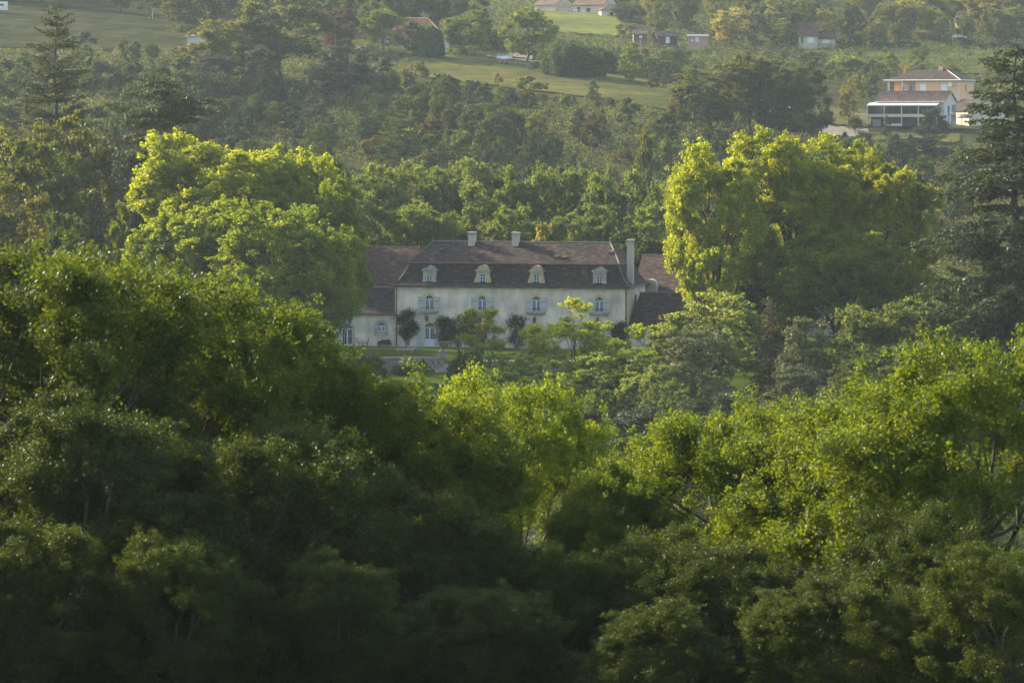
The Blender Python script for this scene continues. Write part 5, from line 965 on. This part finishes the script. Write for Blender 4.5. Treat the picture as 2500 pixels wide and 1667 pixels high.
# ------------------------------------------------------------------ garden and hill trees one can tell apart
for (K, u, v, D, wp, rz, c, lb) in (
    (BRD[0], 690, -15, 850, 230, .4, (.070, .088, .042), 'tall silvery-green tree at the top left of the garden'),
    (BRD[1], 545, 50, 838, 190, 1.4, (.085, .095, .030), 'yellowish tree left of the tall silvery-green tree'),
    (BRD[2], 620, 20, 845, 130, 2.4, (.060, .080, .036), 'dark green tree joined to the tall silvery-green tree'),
    (PIN[0], 530, 128, 800, 160, 3.4, (.060, .066, .036), 'dull grey-green pine on the slope below the yellowish tree'),
    (PIN[0], 632, 112, 796, 105, .5, (.066, .066, .040), 'pine with visible pale trunk on the slope'),
    (PIN[1], 838, 112, 806, 190, 1.5, (.050, .058, .034), 'dark mounded pine below the white garden chairs'),
    (PIN[0], 575, 235, 760, 90, 2.5, (.055, .062, .036), 'small pine low on the left slope'),
    (BRD[1], 475, -45, 955, 150, .5, (.055, .068, .034), 'greyish-green tree at the right end of the upper meadow'),
    (SML[0], 218, 78, 930, 44, 1, (.02, .035, .018), 'dark evergreen in the upper meadow behind the cedar'),
    (BRD[0], 832, 20, 944, 84, .5, (.050, .020, .030), 'dark red maple on the garden lawn'),
    (BRD[3], 937, 20, 948, 122, 1.5, (.070, .105, .022), 'bright green round tree left of the orange roof'),
    (CON[0], 1015, 52, 944, 66, 2.5, (.045, .082, .024), 'rounded conifer in front of the orange roof'),
    (DOM, 1048, 62, 942, 76, .5, (.045, .085, .026), 'dense rounded evergreen right of the rounded conifer'),
    (BRD[1], 1138, 26, 946, 122, 3.5, (.072, .110, .022), 'bright green round tree right of the orange roof'),
    (BRD[3], 1288, 18, 952, 140, 4.5, (.085, .120, .024), 'walnut tree with visible trunk right of the car'),
    (DOM, 1385, 106, 916, 116, .5, (.026, .054, .02), 'large clipped laurel dome on the garden lawn'),
    (DOM, 1447, 128, 920, 60, 1.5, (.045, .06, .026), 'smaller rounded shrub joined to the large laurel dome'),
    (SML[0], 1308, 150, 922, 34, 1.5, (.035, .055, .026), 'dark shrub left of the large laurel dome'),
    (BRD[2], 1538, 104, 910, 60, .5, (.10, .135, .035), 'pale yellow-green birch in front of the long hedge'),
    (CON[0], 1619, 162, 905, 16, .5, (.14, .14, .030), 'thin yellow sapling right of the birch'),
    (SML[2], 1596, 186, 893, 27, .5, (.035, .028, .030), 'dark purple shrub on the lawn right of the birch'),
    (SML[0], 1216, 178, 880, 24, .5, (.15, .16, .04), 'little yellow-green sapling below the silver-white car'),
    (SML[1], 1120, 160, 925, 34, .5, (.10, .10, .03), 'low yellow-green bush on the garden lawn'),
    (BSH[0], 1190, 160, 928, 30, .5, (.03, .045, .02), 'low dark shrub on the garden lawn left of the car'),
    (BSH[1], 1222, 155, 934, 10, 0, (.02, .03, .015), 'tiny left ball shrub below the car'),
    (BSH[0], 1236, 155, 934, 10, 0, (.02, .03, .015), 'tiny right ball shrub below the car'),
    (BSH[0], 848, 96, 946, 36, .5, (.035, .035, .03), 'dark round bush below the red maple'),
    (SML[1], 1015, 150, 880, 70, .5, (.10, .10, .03), 'yellowish bush at the top of the wooded slope'),
    (SML[0], 1295, 185, 850, 80, .5, (.10, .125, .04), 'pale green bush at the lower edge of the lawn'),
    (CON[0], 1448, 193, 838, 34, .5, (.09, .11, .04), 'small pointed conifer at the lower edge of the lawn'),
    (BRD[0], 1738, 150, 800, 190, .5, (.065, .080, .030), 'left tree of the dark oak group beside the garden'),
    (BRD[1], 1830, 134, 806, 190, 1.5, (.060, .072, .026), 'middle tree of the dark oak group beside the garden'),
    (BRD[0], 1905, 142, 800, 150, 2.5, (.048, .062, .026), 'right tree of the dark oak group beside the garden'),
    (BRD[2], 1985, 150, 812, 86, 3.5, (.032, .044, .022), 'dark leaning oak at the edge of the house lawn'),
    (SML[0], 2072, 216, 876, 34, .5, (.15, .14, .03), 'yellow fruit tree on the house lawn, right-hand one'),
    (SML[1], 2060, 224, 870, 34, 1.5, (.09, .09, .03), 'yellow fruit tree on the house lawn, left-hand one'),
    (SML[1], 2080, 184, 935, 60, .5, (.12, .12, .03), 'yellow-orange bush behind the house lawn'),
    (SML[2], 2125, 175, 940, 34, .5, (.05, .07, .03), 'slim dark bush left of the peach house'),
    (SML[1], 2205, 163, 932, 30, .5, (.20, .13, .02), 'orange-yellow tree peeping over the peach house roof'),
    (BSH[0], 2085, 280, 860, 34, .5, (.06, .065, .03), 'round shrub beside the drive of the white house'),
    (PIN[1], 1955, 268, 822, 90, .5, (.07, .085, .036), 'pale pine at the lower end of the drive'),
    (CON[0], 2162, 282, 848, 26, .5, (.05, .07, .04), 'small blue-green conifer in front of the veranda'),
    (PIN[0], 2275, 262, 842, 90, .5, (.040, .052, .028), 'dark pine covering the right end of the veranda'),
    (BRD[2], 2255, 330, 800, 150, .5, (.040, .050, .026), 'dark tree below the dark pine of the white house'),
    (LAY, 1692, 274, 640, 90, .5, (.085, .105, .046), 'pale layered conifer above the right plane trees'),
    (CON[0], 1628, 332, 625, 62, .5, (.080, .100, .036), 'pale conical pine left of the layered conifer'),
    (PIN[1], 1762, 310, 640, 70, .5, (.080, .100, .036), 'pale rounded pine right of the layered conifer'),
    (CON[0], 1812, 278, 650, 56, 1.5, (.080, .100, .036), 'taller pale pine right of the layered conifer'),
    (SML[2], 1572, 318, 640, 46, .5, (.07, .085, .034), 'slim young tree with visible stem on the lower slope'),
    (CON[0], 2110, 345, 700, 46, .5, (.05, .07, .034), 'left pine of the trio behind the right plane trees'),
    (CON[0], 2145, 350, 700, 40, 1.5, (.05, .07, .034), 'middle pine of the trio behind the right plane trees'),
    (CON[0], 2172, 345, 700, 40, 2.5, (.05, .07, .034), 'right pine of the trio behind the right plane trees'),
    (CON[0], 2280, 450, 560, 40, 2.5, (.06, .08, .036), 'pale small conifer between the plane trees and the big cedar'),
    (BRD[0], 1787, 18, 1082, 95, .5, (.20, .19, .085), 'pale whitish poplar beside the chalets'),
    (BRD[3], 2110, 48, 1110, 92, .5, (.13, .15, .05), 'apple tree with forked trunk on the far slope'),
    (BRD[1], 2220, 2, 1150, 140, 1.5, (.15, .15, .03), 'big yellow-green tree on the far slope'),
    (CON[0], 2290, 42, 1130, 56, .5, (.14, .16, .05), 'yellow-green pointed tree right of the big yellow-green one'),
    (BRD[2], 1915, 46, 1090, 70, 2.5, (.085, .12, .04), 'fresh green tree left of the old barn'),
    (BRD[3], 1525, 56, 1085, 50, 3.5, (.10, .12, .05), 'pale tree with thin trunk beside the leftmost chalet'),
    (BRD[0], 1540, 4, 1140, 90, .7, (.045, .062, .032), 'dark rounded tree right of the ochre house'),
    (SML[2], 2050, 90, 1100, 20, 0, (.16, .13, .06), 'small straw-coloured tree left of the apple tree'),
    (SML[0], 2030, 90, 1095, 40, 0, (.12, .10, .07), 'rust-grey bush beside the barn annexe'),
    (BRD[1], 2430, -40, 1170, 160, 2.5, (.12, .12, .03), 'autumn-yellow tree in the top right corner'),
    (BRD[0], 2085, 22, 1165, 60, 2.5, (.13, .15, .06), 'pale leafed tree left of the big yellow-green one')):
    K.at(u, v, D, wp, rz, c, lb, cat='shrub' if K in BSH else 'tree')
# ------------------------------------------------------------------ hedges
def hedge(pts, h, wd, c, lb, n=14000, leaf=.42, seed=1):
    g = np.random.default_rng(seed); P = np.array([(X(u, D), D) for u, D in pts]); P0 = P[0]; z0 = gz(*P0); seg = np.linalg.norm(P[1:]-P[:-1], axis=1); cs = np.r_[0, np.cumsum(seg)]
    t = g.random(n)*cs[-1]; i = np.clip(np.searchsorted(cs, t)-1, 0, len(seg)-1); d = (P[i+1]-P[i])/seg[i][:, None]; nn_ = np.stack([-d[:, 1], d[:, 0]], 1); base = P[i]+d*(t-cs[i])[:, None]
    a = g.uniform(0, math.pi, n); r_ = g.uniform(.92, 1.04, n)+.04*np.sin(t*1.1)*np.sin(t*.37); sx_ = np.sign(np.cos(a))*np.abs(np.cos(a))**.35*r_; sz = np.abs(np.sin(a))**.45*r_
    zb = gza(base[:, 0], base[:, 1]); pos = np.stack([base[:, 0]+nn_[:, 0]*sx_*wd/2-P0[0], base[:, 1]+nn_[:, 1]*sx_*wd/2-P0[1], zb-z0+sz*h*(1+.05*np.sin(t*.8))], 1)
    pos[:, 2] = np.where(g.random(n) < .35, zb-z0+h*g.random(n)*.9, pos[:, 2]); out = nrm(np.stack([nn_[:, 0]*sx_, nn_[:, 1]*sx_, sz*.8], 1)); V, Qd = leafquads(pos, nrm(rdirs(g, n)+[0, 0, .8]), nrm(out+rdirs(g, n)*.6), leaf*g.uniform(.6, 1.3, n), leaf*.55*g.uniform(.7, 1.3, n))
    V2, Q2 = tubes([limb(g, (p[0]-P0[0], p[1]-P0[1], gz(*p)-z0-.2), (p[0]-P0[0], p[1]-P0[1], gz(*p)-z0+h*.6), .08, .03, .02, 3) for p in P], 5)
    o = link('hedge', qmesh('hedge', np.concatenate([V, V2]), np.concatenate([Qd, Q2+len(V)]), [LEAF, BARK], mi=np.r_[np.zeros(len(Qd)), np.ones(len(Q2))], var=np.r_[g.random(n), np.ones(len(Q2))*.5]), None, (P0[0], P0[1], z0)); o.color = (*c, 1); return tag(o, lb, 'hedge')
hedge([(1345, 985), (1400, 965), (1470, 942), (1540, 930), (1610, 922), (1690, 915)], 5.2, 3.6, (.022, .046, .014), 'long tall clipped hedge along the right of the garden', 80000)
for (a, b, D, h, lb) in ((2070, 2104, 1100, 1.6, 'low clipped hedge block left of the apple tree trunk'), (2130, 2176, 1100, 1.6, 'low clipped hedge block right of the apple tree trunk'), (2185, 2240, 1104, 1.8, 'low clipped hedge under the big yellow-green tree'), (2325, 2372, 1110, 3.4, 'taller clipped hedge above the pale far car'), (2390, 2434, 1108, 2.0, 'low clipped hedge left of the whitish vehicle'), (2440, 2500, 1112, 2.4, 'clipped hedge at the far right')):
    hedge([(a, D), ((a+b)/2, D+1), (b, D)], h, 3, (.035, .055, .024), lb, 3500, .34, int(a))
# ------------------------------------------------------------------ the woods on the slopes: single trees
MARKS = [('the silver-white car', 1232, 143), ('the red maple', 832, 60), ('the orange-tiled roof', 1030, 60), ('the large laurel dome', 1385, 150), ('the pale birch', 1538, 150), ('the long clipped hedge', 1600, 165),
    ('the swing set', 395, 38), ('the tall pyramidal cedar', 140, 150), ('the flat-topped cedar', 392, 250), ('the silvery-green garden tree', 690, 80), ('the white garden chairs', 882, 112), ('the dark oak group', 1820, 220),
    ('the white house', 2210, 270), ('the peach house', 2270, 190), ('the layered conifer', 1692, 310), ('the dark timber chalet', 1620, 95), ('the flat-roofed chalet', 1700, 95), ('the old barn', 1970, 95), ('the pale poplar', 1787, 60),
    ('the apple tree', 2110, 85), ('the big yellow-green tree', 2220, 55), ('the big cedar top', 2478, 150), ('the ivy-clad trunk', 1540, 500), ('the left roof chimney', 1144, 575), ('the right plane trees', 1960, 450), ('the left plane trees', 620, 450), ('the cream L-shaped house', 1440, 30), ('the ochre house', 1485, 40), ('the slim young tree', 1572, 350)]
used = {}
def describe(K, c, j, u, D, x, z, h, base):
    v = 277-(z+h*.6-CZ)/D*F; px = h*F/D; m = min(MARKS, key=lambda q: abs(q[1]-u)+abs(q[2]-v)*1.3); du, dv = u-m[1], v-m[2]
    side = ('right of' if du > 0 else 'left of') if abs(du) > abs(dv) else ('below' if dv > 0 else 'above')
    far = abs(du)+abs(dv); dist = 'close' if far < 70 else 'a little way' if far < 150 else 'well' if far < 260 else 'far'
    size = 'tiny' if px < 45 else 'small' if px < 65 else 'middling' if px < 95 else 'tall' if px < 130 else 'very tall'
    g_ = c[1]*j; tone = 'dark' if g_ < .055 else 'mid-toned' if g_ < .085 else 'light'; hue = 'brownish' if c[0] > c[1] else 'olive' if c[0] > .85*c[1] else 'green'
    form = 'pine' if K in PIN else 'pointed conifer' if K in CON else 'bush' if K in BSH else 'bushy young tree' if K in SML else ('round-crowned tree', 'broad-crowned tree', 'slim-crowned tree', 'spreading tree')[BRD.index(K)]
    s = f'{size} {tone} {hue} {form} {dist} {side} {m[0]}'
    if s in used: s = f'{size} {tone} {hue} {form} {dist} {"right" if du > 0 else "left"} and {"below" if dv > 0 else "above"} {m[0]}'
    if s in used: s = s.replace(form, ('wide ' if x*7 % 2 > 1 else 'narrow ')+form, 1)
    used[s] = 1
    return s
rnd = random.Random(7); cnt = [0]
LAWNS = [(1000, 1720, 838, 1000), (1300, 1580, 1080, 1175), (1930, 2420, 840, 935)]
placed = []
def free(u, D, r_):
    x = X(u, D)
    for (px, py, pr) in placed:
        if (px-x)**2+(py-D)**2 < (.55*(pr+r_))**2: return False
    placed.append((x, D, r_)); return True
def scatter(n, u0, u1, D0, D1, kinds, h0, h1, cols, label, group, vmin=None, parts=False, tries=60):
    made = 0; t = 0
    while made < n and t < n*tries:
        t += 1; D = rnd.uniform(D0, D1); u = rnd.uniform(u0, u1)
        if any(a < u < b and c < D < d for a, b, c, d in LAWNS) and not (u < 1250 and D < 870 and D < 838+(1250-u)*.06): continue
        x = X(u, D); h = rnd.uniform(h0, h1); K = rnd.choice(kinds); z = gz(x, D)
        if vmin is not None:
            vt = 277-(z+h-CZ)/D*F
            if vt < vmin(u): h -= (vmin(u)-vt)/F*D
            if h < h0*.55: continue
        wd = K.w*h/K.h*rnd.uniform(.9, 1.35)
        if not free(u, D, wd*.5): continue
        c = rnd.choice(cols); j = rnd.uniform(.75, 1.25); K.put(x, D, h, wd, rnd.uniform(0, 6.28), tuple(a*j for a in c), describe(K, c, j, u, D, x, z, h, label), group=group, parts=parts, name='far_tree' if D > 960 and K in BRD else None); made += 1
    cnt.append(made)
DK = [(.034, .060, .024), (.044, .068, .026), (.052, .072, .030), (.046, .056, .030)]
MIX = [(.050, .080, .026), (.066, .098, .030), (.075, .092, .036), (.105, .140, .036), (.042, .068, .024), (.068, .064, .032)]
interp = lambda pts: (lambda u: float(np.interp(u, [p[0] for p in pts], [p[1] for p in pts])))
edge = interp([(-100, 150), (200, 108), (300, 96), (440, 118), (500, 150), (620, 190), (760, 130), (880, 130), (1000, 155), (1150, 195), (1250, 215), (1350, 232), (1480, 238), (1600, 238), (1680, 200), (1900, 270), (2030, 320), (2300, 330), (2600, 330)])
scatter(60, -60, 520, 700, 925, BRD+SML, 5, 9, DK, 'dark scrubby tree on the shaded slope behind the left cedars', 'scrub trees on the left slope', edge)
scatter(120, 420, 1250, 600, 840, PIN+BRD[:2]+CON+CON+CON, 4.5, 10, DK, 'hazy dark tree on the wooded slope above the manor', 'trees on the wooded slope above the manor', edge)
scatter(130, 900, 1720, 600, 850, SML+BRD[:2]+CON+CON, 3.5, 7.5, MIX, 'hazy mixed green tree on the slope below the garden lawn', 'trees on the slope below the garden lawn', edge)
scatter(70, 1650, 2560, 560, 830, PIN+BRD[:2]+CON+CON, 5, 10, DK, 'dark tree on the slope between the plane trees and the white house', 'trees on the slope below the white house', edge)
scatter(16, 440, 1100, 560, 620, BRD, 8, 12, DK, 'shaded tree at the foot of the wooded slope', 'trees at the foot of the slope', interp([(0, 300), (3000, 380)]))
# woods behind the meadow and the garden
scatter(34, -120, 560, 1018, 1100, BRD, 10, 16, DK, 'dark tree of the wood behind the upper meadow', 'wood behind the upper meadow')
scatter(26, 560, 1180, 985, 1080, BRD+PIN[:1], 10, 15, DK, 'dark tree of the wood behind the orange-roofed house', 'wood behind the orange-roofed house')
scatter(46, 1120, 1700, 975, 1085, BRD+SML, 5, 9, [(.050, .072, .036), (.062, .085, .038), (.045, .066, .036)], 'hazy tree in the dell behind the long hedge', 'trees in the dell behind the hedge', interp([(1100, 60), (1300, 85), (1500, 115), (1700, 125)]))
scatter(40, 1680, 2560, 940, 1075, BSH+SML, 3, 6, [(.075, .10, .034), (.09, .115, .036), (.055, .08, .030), (.10, .10, .04)], 'hazy bush on the far slope behind the houses', 'bushes on the far slope', interp([(1600, 120), (2000, 125), (2600, 118)]))
scatter(60, 1500, 2600, 1090, 1260, BRD, 9, 14, [(.060, .080, .036), (.050, .066, .032), (.085, .105, .04), (.10, .11, .04)], 'hazy tree of the far wood along the top right', 'far wood at the top right')
scatter(40, 1100, 2600, 1260, 1500, BRD, 12, 17, [(.055, .075, .036), (.070, .090, .04)], 'faint distant tree at the top edge', 'distant wood at the top edge')
# ------------------------------------------------------------------ undergrowth that nobody could count
def undergrowth(name, n, per, u0, u1, D0, D1, r0, r1, leaf, c, seed, lb, lawns=True):
    g = np.random.default_rng(seed); u = g.uniform(u0, u1, n); D = g.uniform(D0, D1, n); keep = np.ones(n, bool)
    if lawns:
        for a, b, c_, d in LAWNS: keep &= ~((u > a) & (u < b) & (D > c_) & (D < d))
        keep &= ~((u < 560) & (D > 925))
    u, D = u[keep], D[keep]; n = len(u); x = (u-1250)/F*D; r_ = g.uniform(r0, r1, n); i = np.repeat(np.arange(n), per); N = len(i); d = rdirs(g, N); d[:, 2] = np.abs(d[:, 2])
    k = g.random(N)**.3; pos = np.stack([x[i]+d[:, 0]*r_[i]*k, D[i]+d[:, 1]*r_[i]*k, gza(x, D)[i]+d[:, 2]*r_[i]*k*1.1], 1)
    V, Qd = leafquads(pos, rdirs(g, N), nrm(d+rdirs(g, N)*.7+[0, 0, .3]), leaf*g.uniform(.6, 1.4, N), leaf*.6*g.uniform(.7, 1.3, N))
    o = link(name, qmesh(name, V, Qd, [LEAF], var=np.clip(np.repeat(g.random(n), per)*.6+g.random(N)*.4, 0, 1))); o.color = (*c, 1); return tag(o, lb, name.replace('_', ' '), kind='stuff')
undergrowth('slope_undergrowth', 4200, 55, -100, 1900, 560, 860, 1.0, 2.4, .42, (.052, .066, .026), 1, 'dense hazy undergrowth covering the wooded slope')
undergrowth('heath_undergrowth', 2200, 50, 1700, 2700, 560, 850, .8, 2.0, .42, (.055, .062, .030), 2, 'rough brownish undergrowth below the white house')
undergrowth('far_undergrowth', 3200, 40, 1100, 2700, 985, 1260, 1.0, 2.4, .5, (.044, .062, .028), 3, 'pale bushy cover on the far hillside')
undergrowth('left_undergrowth', 1200, 40, -200, 1150, 860, 1000, .8, 1.6, .45, (.05, .062, .026), 4, 'low dark cover along the edges of the upper meadow')
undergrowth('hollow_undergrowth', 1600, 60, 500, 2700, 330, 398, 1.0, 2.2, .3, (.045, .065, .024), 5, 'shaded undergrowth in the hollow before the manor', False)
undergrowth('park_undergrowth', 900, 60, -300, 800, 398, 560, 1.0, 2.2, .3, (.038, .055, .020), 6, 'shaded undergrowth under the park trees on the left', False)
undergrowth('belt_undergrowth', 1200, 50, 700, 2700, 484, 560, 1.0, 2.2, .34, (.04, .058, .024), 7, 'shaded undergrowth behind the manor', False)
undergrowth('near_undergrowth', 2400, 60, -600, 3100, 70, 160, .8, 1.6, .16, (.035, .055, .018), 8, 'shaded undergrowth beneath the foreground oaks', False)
# ------------------------------------------------------------------ haze
hz = MB().box(-2700, 2700, -230, 6600, -13, 180).build('haze', None)
m = bpy.data.materials.new('haze'); m.use_nodes = True; N, L = m.node_tree.nodes, m.node_tree.links; N.remove(N['Principled BSDF'])
pv = N.new('ShaderNodeVolumePrincipled'); pv.inputs['Color'].default_value = (.68, .84, .96, 1); pv.inputs['Density'].default_value = .000060; pv.inputs['Anisotropy'].default_value = .25
L.new(pv.outputs[0], N['Material Output'].inputs['Volume']); hz.data.materials.clear(); hz.data.materials.append(m); tag(hz, 'thin evening haze over the valley', 'haze', kind='stuff')
